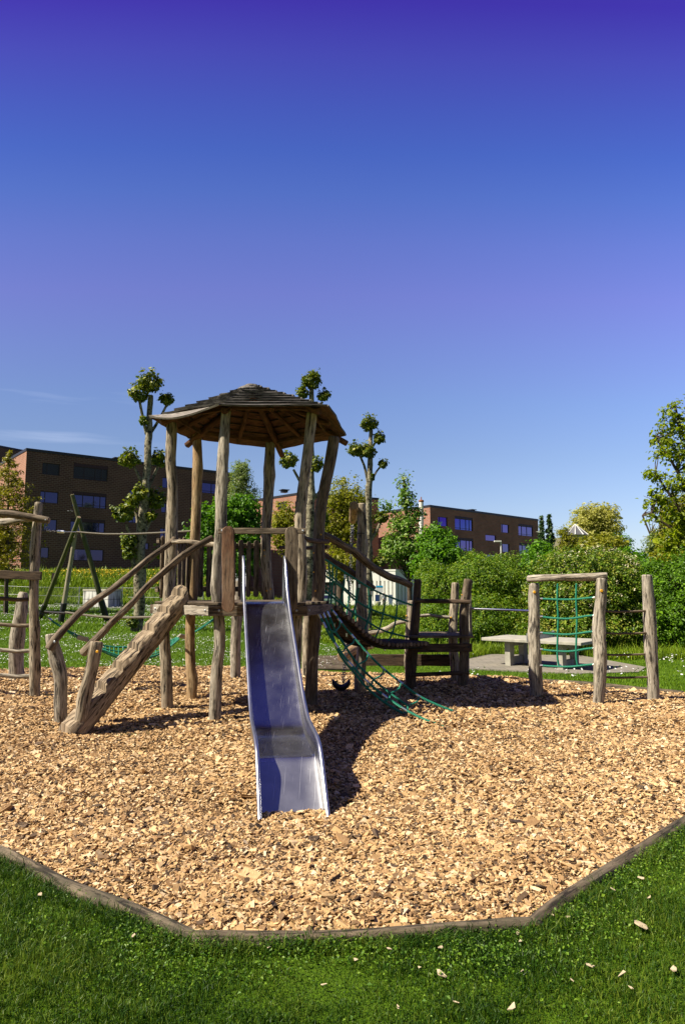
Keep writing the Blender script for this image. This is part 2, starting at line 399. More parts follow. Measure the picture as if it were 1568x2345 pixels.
# ---------------- the ground ----------------
PIT_PX = [(-140, 1880), (0, 1956), (150, 2031), (272, 2082), (440, 2157), (780, 2151), (1219, 2127), (1274, 2082), (1404, 1996), (1568, 1886), (1760, 1745)]
PIT_BACK = [(1990, 1640), (1568, 1593), (1300, 1567), (1065, 1554), (1000, 1546), (800, 1532), (500, 1531), (250, 1533), (0, 1537), (-150, 1545), (-500, 1640)]
pitF = [gnd(*p) for p in PIT_PX]; pitB = [gnd(*p) for p in PIT_BACK]
PIT = [(p.x, p.y) for p in pitF + pitB]
def in_poly(x, y, P):
    x = np.asarray(x); y = np.asarray(y); c = np.zeros(x.shape, bool); n = len(P); j = n - 1
    for i in range(n):
        xi, yi = P[i]; xj, yj = P[j]
        k = ((yi > y) != (yj > y)) & (x < (xj - xi) * (y - yi) / (yj - yi + 1e-12) + xi)
        c ^= k; j = i
    return c
def vter(x, y):
    def s_(a, b, v):
        t = np.clip((v - a) / (b - a), 0, 1); return t * t * (3 - 2 * t)
    b = x / np.maximum(y, 3); s = s_(-.22, .02, b)
    Lh = .4 * s_(15, 50, y) + 2.3 * s_(54, 66, y) * (1 - s_(-.25, -.05, b)) + .3 * s_(54, 66, y)
    Rh = -.35 * s_(12.5, 17.5, y) - .15 * s_(25, 70, y)
    return Lh * (1 - s) + Rh * s
def grid(xs, ys, zf):
    X, Y = np.meshgrid(xs, ys); V = np.stack([X.ravel(), Y.ravel(), zf(X.ravel(), Y.ravel())], 1)
    nx, ny = len(xs), len(ys); i = np.arange((nx - 1) * (ny - 1)); r, c = i // (nx - 1), i % (nx - 1); a = r * nx + c
    return V, np.stack([a, a + 1, a + nx + 1, a + nx], 1)
ys = np.concatenate([np.arange(-40, 0, 4), np.arange(0, 20, .5), np.arange(20, 100, 1.5), np.geomspace(100, 2500, 24)])
xs = np.concatenate([-np.geomspace(60, 2500, 20)[::-1], np.arange(-59, 60, 1.0), np.geomspace(60, 2500, 20)])
V, Fq = grid(xs, ys, vter)
t = NT('lawn'); o = t.node('TexCoord').outputs['Object']
n1 = t.noise(o, .35, 4); n2 = t.noise(o, 9, 5, .7); n3 = t.noise(o, 60, 3, .7)
f = t.math('ADD', t.math('MULTIPLY', n1, .4), t.math('ADD', t.math('MULTIPLY', n2, .4), t.math('MULTIPLY', n3, .3)))
c = t.ramp(f, [(.32, (.030, .065, .003)), (.5, (.07, .14, .005)), (.72, (.13, .22, .010))])
t.bsdf(c, .9, 0, t.bump(t.math('ADD', n2, n3), .8, .04), .1)
M['lawn'] = t.m
tag(np_mesh('lawn', V, Fq, M['lawn'], smooth=True), 'green lawn around and beyond the playground', kind='structure')
# far path in front of the meadow bank
def strip(name, pts, w, dz, mat, label, n=6):
    mb = MB(); P = [p for p, t in catmull([Vector((p[0], p[1], 0)) for p in pts], 1.5)]
    L = 0
    for i, p in enumerate(P):
        a = P[max(0, i - 1)]; b = P[min(len(P) - 1, i + 1)]; d = (b - a).normalized(); nn = Vector((-d.y, d.x, 0))
        for k in range(n + 1):
            q = p + nn * w * (k / n - .5); mb.v.append(Vector((q.x, q.y, ter(q.x, q.y) + dz)))
    for i in range(len(P) - 1):
        for k in range(n):
            a = i * (n + 1) + k; mb.face((a, a + 1, a + n + 2, a + n + 1), [(i, k), (i, k + 1), (i + 1, k + 1), (i + 1, k)])
    return tag(ob(name, mb, mat), label, kind='structure')
M['asphalt'] = plain('worn asphalt', (.16, .155, .15), .9, 0, .12, 3, .2)
g = [gnd(-150, 1381), gnd(0, 1386), gnd(180, 1390), gnd(360, 1395), gnd(520, 1398), gnd(700, 1399)]
strip('path', [(p.x, p.y) for p in g], 2.2, .05, M['asphalt'], 'narrow grey path between the daisy lawn and the flowery bank')
# paving under the tennis table
mb = MB(); q = [gnd(*p) for p in ((1065, 1512), (1120, 1500), (1330, 1503), (1478, 1530), (1462, 1541), (1330, 1545), (1065, 1533))]
for p in q: mb.v.append(p + Vector((0, 0, .03)))
for p in q: mb.v.append(p + Vector((0, 0, -.2)))
k = len(q); mb.face(list(range(k))[::-1], [(v.x, v.y) for v in mb.v[:k]][::-1])
for i in range(k): mb.face((i, (i + 1) % k, k + (i + 1) % k, k + i))
tt = NT('paving'); oo = tt.node('TexCoord').outputs['Object']
bb = tt.node('TexBrick'); tt.L(oo, bb.inputs[0]); bb.inputs['Color1'].default_value = (.27, .24, .19, 1); bb.inputs['Color2'].default_value = (.22, .20, .165, 1); bb.inputs['Mortar'].default_value = (.09, .08, .06, 1); bb.inputs['Scale'].default_value = 1; bb.inputs['Brick Width'].default_value = .4; bb.inputs['Row Height'].default_value = .4; bb.inputs['Mortar Size'].default_value = .008
tt.bsdf(tt.mix(.35, bb.outputs[0], tt.ramp(tt.noise(oo, 3, 5), [(.3, (.14, .13, .1)), (.7, (.34, .3, .24))])), .9); M['paving'] = tt.m
tag(ob('paving', mb, M['paving'], smooth=False), 'grey beige paving under the concrete tennis table', kind='structure')
PAVE = [(p.x, p.y) for p in q]
# wood chip bed: base sheet with small heaps
def segd(X, Y, P):
    D = np.full(len(X), 9.)
    for i in range(len(P) - 1):
        a = np.array(P[i]); bb_ = np.array(P[i + 1]); dd = bb_ - a; t_ = np.clip(((X - a[0]) * dd[0] + (Y - a[1]) * dd[1]) / (dd @ dd), 0, 1)
        D = np.minimum(D, np.hypot(X - a[0] - t_ * dd[0], Y - a[1] - t_ * dd[1]))
    return D
def heap(x, y):
    x = np.asarray(x, float); y = np.asarray(y, float); sh = x.shape
    e_ = np.clip(segd(x.ravel(), y.ravel(), [(p.x, p.y) for p in pitF]).reshape(sh) / .45, 0, 1)
    return -.030 * (1 - e_) + .035 * e_ + e_ * (0 + .03 * np.sin(x * 1.3 + 1.7) * np.sin(y * .9) + .015 * np.sin(x * 3.1 + y * 2.3) + .012 * np.sin(y * 5.2 - x * 1.7))
xs = np.arange(-7.5, 9, .04); ys = np.arange(3.4, 16.5, .04)
V, Fq = grid(xs, ys, lambda x, y: vter(x, y) + heap(x, y))
cx = V[Fq].mean(axis=1); keep = in_poly(cx[:, 0], cx[:, 1], PIT); Fq = Fq[keep]
used = np.unique(Fq); mp = -np.ones(len(V), int); mp[used] = np.arange(len(used)); V = V[used]; Fq = mp[Fq]
t = NT('chip bed'); o = t.node('TexCoord').outputs['Object']
v = t.node('TexVoronoi'); v.inputs['Scale'].default_value = 26; t.L(t.mapping(o, (1, 1, 1)), v.inputs['Vector'])
c = t.ramp(v.outputs['Color'], [(.1, (.10, .06, .03)), (.5, (.30, .19, .10)), (.9, (.46, .31, .17))])
t.bsdf(c, .9, 0, t.bump(v.outputs['Distance'], .8, .03), .1); M['chipbed'] = t.m
tag(np_mesh('wood_chip_bed', V, Fq, M['chipbed'], smooth=True), 'bed of wood chips under the playground', kind='structure')
# the chips themselves
def chips(N, rg, y0, y1, sz, flat=.5):
    out = []; need = N
    Yv = rg.uniform(y0, y1, N * 4); Xv = rg.uniform(-1, 1, N * 4) * (Yv * .66 + .5)
    k = in_poly(Xv, Yv, PIT); Xv = Xv[k][:N]; Yv = Yv[k][:N]; n = len(Xv)
    a = rg.uniform(0, 2 * np.pi, n); tl = rg.normal(0, flat, (n, 2))
    ln = sz * rg.lognormal(0, .4, n) ; wd = ln * rg.uniform(.25, .85, n); th = ln * rg.uniform(.08, .26, n)
    z = vter(Xv, Yv) + heap(Xv, Yv) + rg.uniform(0, .03, n) + .003
    Rz = np.stack([np.cos(a), np.sin(a)], 1)
    ux = np.stack([Rz[:, 0], Rz[:, 1], tl[:, 0]], 1); ux /= np.linalg.norm(ux, axis=1)[:, None]
    uy = np.stack([-Rz[:, 1], Rz[:, 0], tl[:, 1]], 1); uy -= ux * (ux * uy).sum(1)[:, None]; uy /= np.linalg.norm(uy, axis=1)[:, None]
    uz = np.cross(ux, uy)
    C = np.stack([Xv, Yv, z], 1); P = []
    for sx, sy, s_z in ((-1, -1, -1), (1, -1, -1), (1, 1, -1), (-1, 1, -1), (-1, -1, 1), (1, -1, 1), (1, 1, 1), (-1, 1, 1)):
        jx = 1 + rg.uniform(-.38, .12, n); jy = 1 + rg.uniform(-.45, .15, n); jz = 1 + rg.uniform(-.5, .3, n)
        P.append(C + ux * (sx * ln / 2 * jx)[:, None] + uy * (sy * wd / 2 * jy)[:, None] + uz * (s_z * th / 2 * jz)[:, None])
    V = np.stack(P, 1).reshape(-1, 3)
    q = np.array([[0, 3, 2, 1], [4, 5, 6, 7], [0, 1, 5, 4], [1, 2, 6, 5], [2, 3, 7, 6], [3, 0, 4, 7]])
    Fc = (q[None] + (np.arange(n) * 8)[:, None, None]).reshape(-1, 4)
    return V, Fc
rg = np.random.default_rng(5)
sets = [chips(80000, rg, 3.4, 5.6, .026, .42), chips(104000, rg, 5.6, 8.6, .027, .42), chips(104000, rg, 8.6, 16, .038, .42), chips(400, rg, 3.4, 7, .055, .3)]
Vs, Fs, b = [], [], 0
for v_, f_ in sets: Vs.append(v_); Fs.append(f_ + b); b += len(v_)
t = NT('wood chips'); gg = t.node('NewGeometry'); o = t.node('TexCoord').outputs['Object']; r = gg.outputs['Random Per Island']
c = t.ramp(r, [(0, (.05, .035, .025)), (.09, (.13, .085, .05)), (.20, (.31, .185, .085)), (.5, (.57, .37, .17)), (.8, (.69, .475, .245)), (1, (.80, .64, .42))])
gr = t.noise(t.mapping(o, (90, 30, 60)), 1, 3, .6)
c = t.mix(1.0, c, t.ramp(gr, [(.3, (.72, .68, .62)), (.65, (1.1, 1.1, 1.1))]), 'MULTIPLY')
c = t.mix(1.0, c, t.ramp(t.noise(o, .55, 3), [(.35, (.90, .87, .84)), (.65, (1.05, 1.05, 1.05))]), 'MULTIPLY')
t.bsdf(c, .8, 0, t.bump(gr, .3, .003), .25, alb=.82); M['chip'] = t.m
tag(np_mesh('wood_chips', np.concatenate(Vs), np.concatenate(Fs), M['chip']), 'pale brown wood chips heaped across the playground floor', 'wood chips', kind='stuff')
# timber edging: separate timbers laid end to end
edges = [(0, 4, 'long timber edging the chips at lower left'), (4, 6, 'timber edging the chips at the bottom between two corners'), (6, 10, 'dark timber edging the chips at lower right')]
for i0, i1, lb in edges:
    mb = MB(); P = [p + Vector((0, 0, .012)) for p in pitF[i0:i1 + 1]]
    tube(mb, [p - Vector((0, 0, .012)) for p in P], .050, n=12, wob=.14, res=.12)
    tag(ob('timber_edging', mb, M['edge']), lb, 'edging', 'timber edging around the wood chips')
mb = MB(); P = [p + Vector((0, .05, .0)) for p in reversed(pitB[1:5])]
tube(mb, P, .07, n=10, wob=.05, res=.3)
tag(ob('timber_edging', mb, M['edge']), 'timber edging between the chips and the lawn at the far right', 'edging', 'timber edging around the wood chips')
# ---------------- grass ----------------
def blades(X, Y, h, w, rg, lean=.5, z=None):
    n = len(X); a = rg.uniform(0, 2 * np.pi, n); h = h * rg.lognormal(0, .3, n); w = w * rg.uniform(.7, 1.3, n)
    b = rg.uniform(0, 2 * np.pi, n); ln = rg.uniform(.1, 1, n) * lean
    Z = vter(X, Y) - .004 if z is None else z
    B = np.stack([X, Y, Z], 1); s = np.stack([np.cos(a), np.sin(a), 0 * a], 1) * (w / 2)[:, None]
    ld = np.stack([np.cos(b), np.sin(b), 0 * b], 1)
    m = B + ld * (h * ln * .3)[:, None] + np.array([0, 0, 1]) * (h * .6)[:, None]
    tp = B + ld * (h * ln)[:, None] + np.array([0, 0, 1]) * (h * (1 - .25 * ln))[:, None]
    V = np.stack([B - s, B + s, m + s * .8, m - s * .8, tp + s * .05, tp - s * .05], 1).reshape(-1, 3)
    q = np.array([[0, 1, 2, 3], [3, 2, 4, 5]])
    return V, (q[None] + (np.arange(n) * 6)[:, None, None]).reshape(-1, 4)
PITO = [(p.x * 1.0, p.y) for p in [gnd(px, py + 5) for px, py in PIT_PX]] + [(p.x, p.y + .05) for p in pitB]
def scatter(N, y0, y1, rg, k=.56, pad=.4, power=1.0, xmin=None, xmax=None):
    u = rg.uniform(0, 1, N) ** power
    Y = y0 + (y1 - y0) * u; X = rg.uniform(-1, 1, N) * (Y * k + pad)
    kk = ~in_poly(X, Y, PITO) & ~in_poly(X, Y, PAVE); return X[kk], Y[kk]
def fbm(x, y, s):
    return (np.sin(x * 2.1 * s + 1.3 * np.sin(y * 1.7 * s)) * np.sin(y * 2.3 * s + 1.1 * np.sin(x * 1.9 * s + 2)) + .5 * np.sin(x * 5.3 * s + y * 3.1 * s + 2) * np.sin(y * 4.7 * s - x * 2.2 * s))
rg = np.random.default_rng(11)
def grassmat(name, c0, c1, c2, tr=.3):
    t = NT(name); g_ = t.node('NewGeometry'); o = t.node('TexCoord').outputs['Object']
    f = t.math('ADD', t.math('ADD', t.math('MULTIPLY', g_.outputs['Random Per Island'], .5), t.math('MULTIPLY', t.noise(o, 1.1, 4), 1.0)), -.22)
    c = t.ramp(f, [(.2, c0), (.55, c1), (.9, c2)])
    b = t.bsdf(c, .5, 0, None, .3, alb=.9); q = t.node('BsdfTranslucent'); t.L(c, q.inputs[0]); ms = t.node('MixShader'); ms.inputs[0].default_value = tr
    t.L(b.outputs[0], ms.inputs[1]); t.L(q.outputs[0], ms.inputs[2]); t.L(ms.outputs[0], t.out.inputs[0]); return t.m
M['grass'] = grassmat('near grass', (.009, .034, .002), (.036, .098, .003), (.19, .25, .022))
M['fargrass'] = grassmat('lawn grass', (.06, .125, .003), (.12, .225, .006), (.22, .33, .015))
M['meadow'] = grassmat('meadow grass', (.08, .14, .004), (.17, .27, .008), (.30, .38, .02))
Vs, Fs, b = [], [], 0
def addset(V, Fc):
    global b
    Vs.append(V); Fs.append(Fc + b); b += len(V)
X, Y = scatter(620000, 2.3, 7.4, rg, k=1.0, power=1.1)
kk = (np.abs(X) < Y * 1.0 + .3); X, Y = X[kk], Y[kk]
dens = fbm(X, Y, .9) + .7 * fbm(X, Y, 4.3); hh = np.clip(.034 + .014 * dens, .012, .08)
addset(*blades(X, Y, hh, .0038, rg, .9))
dd = segd(X, Y, [(p.x, p.y) for p in pitF]); kk = (dd < .16) & (rg.uniform(0, 1, len(X)) < .6 + .5 * fbm(X, Y, 2.7))
addset(*blades(X[kk], Y[kk], .052, .0042, rg, 1.1))
near = np.concatenate(Vs), np.concatenate(Fs)
tag(np_mesh('grass', near[0], near[1], M['grass']), 'dense short grass in front of the timber edging', 'grass', kind='stuff')
Vs, Fs, b = [], [], 0
X, Y = scatter(230000, 7.4, 26, rg, k=.85, power=.9); addset(*blades(X, Y, .05, .012, rg, .8))
X, Y = scatter(110000, 26, 53, rg, power=.9); addset(*blades(X, Y, .09, .035, rg, .8))
tag(np_mesh('grass', np.concatenate(Vs), np.concatenate(Fs), M['fargrass']), 'mown daisy lawn behind the playground', 'grass', kind='stuff')
# meadow with tall grass: bank at left, meadow at centre right
Vs, Fs, b = [], [], 0
Y = rg.uniform(50, 70, 130000); X = rg.uniform(-.55, .12, 130000) * Y
kk = (Y > 53.5) | (X / Y > .0); X, Y = X[kk], Y[kk]; addset(*blades(X, Y, .4, .08, rg, .5))
Y = rg.uniform(26, 76, 60000); X = rg.uniform(-.05, .12, 60000) * Y; kk = X / Y > -.03 + .0 * Y; X, Y = X[kk], Y[kk]; addset(*blades(X, Y, .15, .05, rg, .6))
Y = rg.uniform(20.3, 23, 26000); X = rg.uniform(.1, .62, 26000) * Y; kk = ~in_poly(X, Y, PAVE); X, Y = X[kk], Y[kk]; addset(*blades(X, Y, .26, .018, rg, .6))
tag(np_mesh('meadow_grass', np.concatenate(Vs), np.concatenate(Fs), M['meadow']), 'tall meadow grass on the bank and under the hedge', 'grass', kind='stuff')
def flowers(X, Y, z, r, rg, mat, name, label, cat, nseg=6):
    n = len(X); a = rg.uniform(0, 6.28, n); tl = rg.normal(0, .35, (n, 2)); r = r * rg.uniform(.7, 1.25, n)
    ux = np.stack([np.cos(a), np.sin(a), tl[:, 0]], 1); uy = np.stack([-np.sin(a), np.cos(a), tl[:, 1]], 1)
    C = np.stack([X, Y, vter(X, Y) + z], 1)
    ang = np.linspace(0, 2 * np.pi, nseg, endpoint=False)
    V = (C[:, None] + ux[:, None] * (np.cos(ang)[None, :, None] * r[:, None, None]) + uy[:, None] * (np.sin(ang)[None, :, None] * r[:, None, None])).reshape(-1, 3)
    Fc = (np.arange(nseg)[None] + (np.arange(n) * nseg)[:, None])
    return tag(np_mesh(name, V, Fc, mat), label, cat, kind='stuff')
M['petal'] = plain('white petals', (.80, .80, .76), .7, 0, .05); M['yellow'] = plain('yellow petals', (.80, .55, .02), .6, 0, .1)
X, Y = scatter(80000, 12.5, 52, rg, power=1.1)
d = fbm(X, Y, .42) + .5 * fbm(X, Y, 1.4) + rg.uniform(-.5, .5, len(X)); kk = (d > .1) & (X / Y < .0); X1, Y1 = X[kk], Y[kk]
flowers(X1, Y1, rg.uniform(.035, .07, len(X1)) + (Y1 > 26) * .04, .004 + .00034 * Y1, rg, M['petal'], 'daisies', 'white daisies dotted in drifts over the lawn behind the playground', 'flowers')
X, Y = scatter(9000, 14, 23, rg); kk = (X / Y > .1) & (fbm(X, Y, .8) > .55); X1, Y1 = X[kk], Y[kk]
flowers(X1, Y1, rg.uniform(.05, .22, len(X1)), .022, rg, M['petal'], 'daisies', 'white flowers in the grass below the hedge at right', 'flowers')
Y = rg.uniform(54.5, 68, 16000); X = rg.uniform(-.55, -.02, 16000) * Y; d = fbm(X, Y, .15) + rg.uniform(-.6, .6, len(X)) + (Y - 62) * .16; kk = d > .5
flowers(X[kk], Y[kk], rg.uniform(.35, .55, kk.sum()), .045, rg, M['yellow'], 'buttercups', 'yellow buttercups on the grassy bank below the brick building', 'flowers')
# broad leaved weeds among the near grass
def leaves(P, size, rg, up=.6, nrm=None, asp=.55, fold=.18):
    """leaf quads at points P; returns V,F"""
    n = len(P); N = rg.normal(0, 1, (n, 3)); N[:, 2] = np.abs(N[:, 2]) * 1.0 + up
    if nrm is not None: N = N * .7 + nrm * 1.2
    N /= np.linalg.norm(N, axis=1)[:, None]
    A = rg.normal(0, 1, (n, 3)); A -= N * (A * N).sum(1)[:, None]; A /= np.linalg.norm(A, axis=1)[:, None]; B = np.cross(N, A)
    s = size * rg.lognormal(0, .28, n)
    V = np.stack([P - A * (s * .5)[:, None], P + B * (s * asp * .5)[:, None] + N * (s * fold)[:, None], P + A * (s * .5)[:, None], P - B * (s * asp * .5)[:, None] + N * (s * fold)[:, None]], 1).reshape(-1, 3)
    i = np.arange(n) * 4
    Fc = np.stack([i, i + 1, i + 2, i + 3], 1)
    return V, Fc
M['clover'] = leafmat('clover leaves', [(.035, .10, .005), (.09, .19, .008), (.19, .30, .02)], .3)
X, Y = scatter(200000, 2.9, 6.2, rg)
e = np.array([min(math.hypot(x - p[0], y - p[1]) for p in PITO[4:11]) for x, y in zip(X[:1], Y[:1])])
D = segd(X, Y, [(p.x, p.y) for p in pitF[3:]])
kk = (D > .03) & (rg.uniform(0, 1, len(X)) < np.clip(.9 - D * 1.6, .03, 1) * np.clip(.45 + .8 * fbm(X, Y, 1.9), .04, 1)); X, Y = X[kk][:8000], Y[kk][:8000]
V, Fc = leaves(np.stack([X, Y, rg.uniform(.008, .045, len(X))], 1), .0135, rg, .7, asp=.7)
tag(np_mesh('clover', V, Fc, M['clover']), 'bright clover and low weeds growing beside the timber edging', 'clover', kind='stuff')
# loose chips on the grass
loose = [(400, 2125, .05), (92, 2047, .05), (305, 2143, .05), (615, 2170, .035), (740, 2255, .04), (1010, 2232, .07), (911, 2307, .04), (1170, 2308, .07), (1045, 2295, .03), (1468, 2120, .10), (1348, 2210, .06), (1422, 2230, .07), (1443, 2262, .06), (1543, 2220, .08), (1310, 2245, .03), (1195, 2223, .035), (1008, 2170, .05), (890, 2172, .04), (1465, 2010, .06), (1400, 2035, .05), (1300, 2100, .07), (1265, 2095, .05), (1185, 2135, .05), (985, 2098, .05), (1190, 2155, .04), (960, 2215, .03), (1485, 2055, .05), (815, 2197, .04)]
rgl = random.Random(3); M['palechip'] = wood('pale loose chip', (.78, .66, .46), (.66, .52, .33), (.36, .26, .15), across=60, along=12, crack=.2)
for px, py, L_ in loose:
    mb = MB(); p = gnd(px, py, .035); a = rgl.uniform(0, 3.14)
    d = Vector((math.cos(a), math.sin(a), rgl.uniform(-.25, .25))).normalized(); w_ = Vector((-d.y, d.x, rgl.uniform(-.3, .3)))
    mb2 = MB(); nn_ = d.cross(w_).normalized(); wr = rgl.uniform(.3, .6); kk_ = rgl.choice((5, 6, 7)); L_ *= rgl.uniform(.55, .85)
    for lay in (0, 1):
        for i_ in range(kk_):
            q_ = 2 * math.pi * (i_ + .35 * math.sin(i_ * 3 + px)) / kk_; f_ = 1 + .25 * math.sin(i_ * 5.1 + py)
            mb2.v.append(p + d * (math.cos(q_) * L_ * .55 * f_) + w_ * (math.sin(q_) * L_ * wr * .55 * f_) + nn_ * (L_ * (.07 * lay * (1 + .6 * math.sin(i_ * 2. + px))) ))
    mb2.face(list(range(kk_))[::-1]); mb2.face([kk_ + i_ for i_ in range(kk_)])
    for i_ in range(kk_): mb2.face((i_, (i_ + 1) % kk_, kk_ + (i_ + 1) % kk_, kk_ + i_))
    tag(ob('wood_chip', mb2, M['palechip'], smooth=False), 'loose pale wood chip lying in the foreground grass', 'wood chip', 'loose wood chips in the foreground grass')
# ---------------- play equipment ----------------
def P_(pts, Y):
    n = len(pts); Ys = Y if isinstance(Y, (list, tuple)) else [Y] * n
    if len(Ys) != n: Ys = [Ys[0] + (Ys[-1] - Ys[0]) * i / (n - 1) for i in range(n)]
    return [at(px, py, y) for (px, py), y in zip(pts, Ys)]
def logp(name, parent, pts, Y, r, mat, n=16, wob=.13, knots=6, res=.07, label=None, sink=.15, mats=None):
    P = P_(pts, Y)
    if sink: P[-1] = P[-1] + (P[-1] - P[-2]).normalized() * sink
    mb = MB(); tube(mb, P, r, n=n, wob=wob, res=res, knots=knots, capm=1)
    return ob(name, mb, [M[mat], M['end']], parent, label=label)
def cap(parent, px, py, Y, r=.02, mat='cap', name='bolt_cap', d=(0, -1, .05)):
    mb = MB(); p = at(px, py, Y); disc(mb, p, d, r, r * .6, 12); return ob(name, mb, M[mat], parent)
# ===== tower =====
TW = gnd(580, 1620); TW = Vector((-1.35, 10.05, 0))
tower = thing('play_tower', 'wooden play tower with a six sided plank roof on crooked log posts, behind the slide', 'play tower', TW)
posts = {
 'A': ([(392, 962), (393, 986), (391, 1055), (396, 1118), (393, 1211), (391, 1300), (386, 1366), (376, 1443), (382, 1543), (384, 1629)], 10.0, .073, 'post'),
 'B': ([(518, 936), (513, 1024), (509, 1118), (506, 1211), (497, 1310), (497, 1373), (500, 1407), (503, 1477), (496, 1543), (493, 1657)], 9.16, .068, 'grey'),
 'C': ([(714, 945), (707, 1024), (692, 1118), (688, 1196), (690, 1277), (688, 1370), (680, 1407), (677, 1477), (674, 1527), (668, 1640)], 9.35, .068, 'post'),
 'D': ([(766, 1000), (757, 1055), (736, 1149), (729, 1227), (731, 1300), (729, 1370), (723, 1443), (714, 1543), (710, 1624)], 10.1, .078, 'boards'),
 'E': ([(452, 990), (453, 1055), (449, 1149), (447, 1236), (444, 1300), (443, 1360), (438, 1400), (435, 1455), (436, 1510), (441, 1606)], 10.8, .070, 'postwarm'),
 'F': ([(620, 1012), (618, 1055), (613, 1149), (609, 1227), (611, 1310), (615, 1370), (612, 1450), (606, 1587)], 11.3, .078, 'post'),
}
TP = {}
for k, (pts, Y, r, mt) in posts.items():
    base = gnd(*pts[-1]); Yp = Y
    TP[k] = logp('post', tower, pts, Yp, [r * 1.02, r * 1.12, r * 1.06, r * 1.15, r * 1.1, r * 1.08, r * 1.2], mt, n=16)
for px, py, k in ((605, 1260, 'F'), (606, 1273, 'F'), (609, 1314, 'F'), (611, 1353, 'F'), (620, 1349, 'F'), (735, 1224, 'D'), (718, 1266, 'D'), (718, 1310, 'D'), (722, 1353, 'D')):
    Y = posts[k][1]; r = posts[k][2]
    cap(TP[k], px, py, Y - r * 1.07, .014 if k == 'F' else .013)
# roof
EZ = 4.13
Cn = {'B': Vector((-1.62, 8.88, 4.14)), 'C': Vector((-.2, 8.9, 4.14)), 'D': Vector((.04, 10.6, 4.12)), 'F': Vector((-1.05, 11.62, 4.13)), 'E': Vector((-2.49, 10.85, 4.14)), 'A': Vector((-2.72, 9.5, 4.13))}
order = ['A', 'B', 'C', 'D', 'F', 'E']
apex = Vector((-1.36, 10.1, 4.80))
roof = ob('roof', (lambda mb: (tube(mb, [apex - Vector((0, 0, .13)), apex + Vector((0, 0, .012))], [.26, .12], n=14, wob=.25, res=.04), mb)[1])(MB()), M['rooftop'], tower)
NC = 9
for k in range(6):
    a, b = Cn[order[k]], Cn[order[(k + 1) % 6]]
    mb = MB()
    for j in range(NC):
        f0, f1 = j / NC, (j + 1.28) / NC
        droop = .0
        lo0, lo1 = a.lerp(apex, f0), b.lerp(apex, f0)
        hi0, hi1 = a.lerp(apex, min(.97, f1)), b.lerp(apex, min(.97, f1))
        up_ = Vector((0, 0, 1)); mid = (lo0 + lo1) / 2; mh = (hi0 + hi1) / 2
        nrm = (lo1 - lo0).cross(hi0 - lo0).normalized()
        if nrm.z < 0: nrm = -nrm
        n = 14; rg_ = random.Random(k * 31 + j); ph = [rg_.uniform(0, 6) for _ in range(4)]
        rows = []
        for i in range(n + 1):
            q = i / n; w1 = .010 * math.sin(ph[0] + q * 9) + .006 * math.sin(ph[1] + q * 23)
            L0 = lo0.lerp(lo1, q); H0 = hi0.lerp(hi1, q)
            dn = (L0 - H0).normalized()
            L0 = L0 + dn * w1 + nrm * (.044 + .005 * math.sin(ph[2] + q * 7))
            if j == 0:
                sag = math.sin(q * math.pi)
                if k == 0: L0 = L0 + Vector((0, 0, -.085 * sag + .02)) + dn * .03; 
                else: L0 = L0 + dn * .015 * sag
            H0 = H0 + nrm * .004
            th = nrm * .026
            rows.append((L0, H0, H0 + th * .0 - nrm * .018, L0 - th))
        base = len(mb.v); 
        for r_ in rows: mb.v.extend(r_)
        for i in range(n):
            a0 = base + i * 4; b0 = a0 + 4; u0, u1 = i * .12 + j * 3.3, (i + 1) * .12 + j * 3.3; v = [0 + k, .25 + k, .27 + k, .52 + k, .55 + k]
            tm = 2 if (k == 0 and j == 0) else 0
            for s_ in range(4):
                s2 = (s_ + 1) % 4
                mm = (tm, tm, 1, tm)[s_]
                mb.face((a0 + s_, b0 + s_, b0 + s2, a0 + s2)[::-1], [(v[s_], u0), (v[s_], u1), (v[s_ + 1], u1), (v[s_ + 1], u0)][::-1], mm)
        mb.face([base, base + 1, base + 2, base + 3]); e = base + n * 4; mb.face([e + 3, e + 2, e + 1, e])
    ob('roof_panel', mb, [M['rooftop'], M['roofunder'], M['roofedge']], roof)
for k in range(6):
    a = Cn[order[k]]; mb = MB(); off = Vector((0, 0, -.085)); dirn = (a - apex).normalized()
    tube(mb, [apex + off * 1.3, a.lerp(apex, .5) + off, (a + dirn * .04 if order[k] in 'DEF' else a.lerp(apex, .09)) + off], [.045, .05, .05], n=10, wob=.08, res=.2)
    ob('rafter', mb, M['roofunder'], roof)
    b = Cn[order[(k + 1) % 6]]; mb = MB()
    a2, b2 = a.lerp(apex, .12) + off * 1.2, b.lerp(apex, .12) + off * 1.2
    board(mb, a.lerp(apex, .22) + off * .9, b.lerp(apex, .22) + off * .9, .07, .03, (0, 0, 1)); ob('eave_board', mb, M['roofunder'], roof)
    m0 = (a + b) / 2; mb = MB(); tube(mb, [apex + off * 1.2, m0.lerp(apex, .10) + off * .8], [.03, .04], n=8, wob=.06, res=.3); ob('rafter', mb, M['roofunder'], roof)
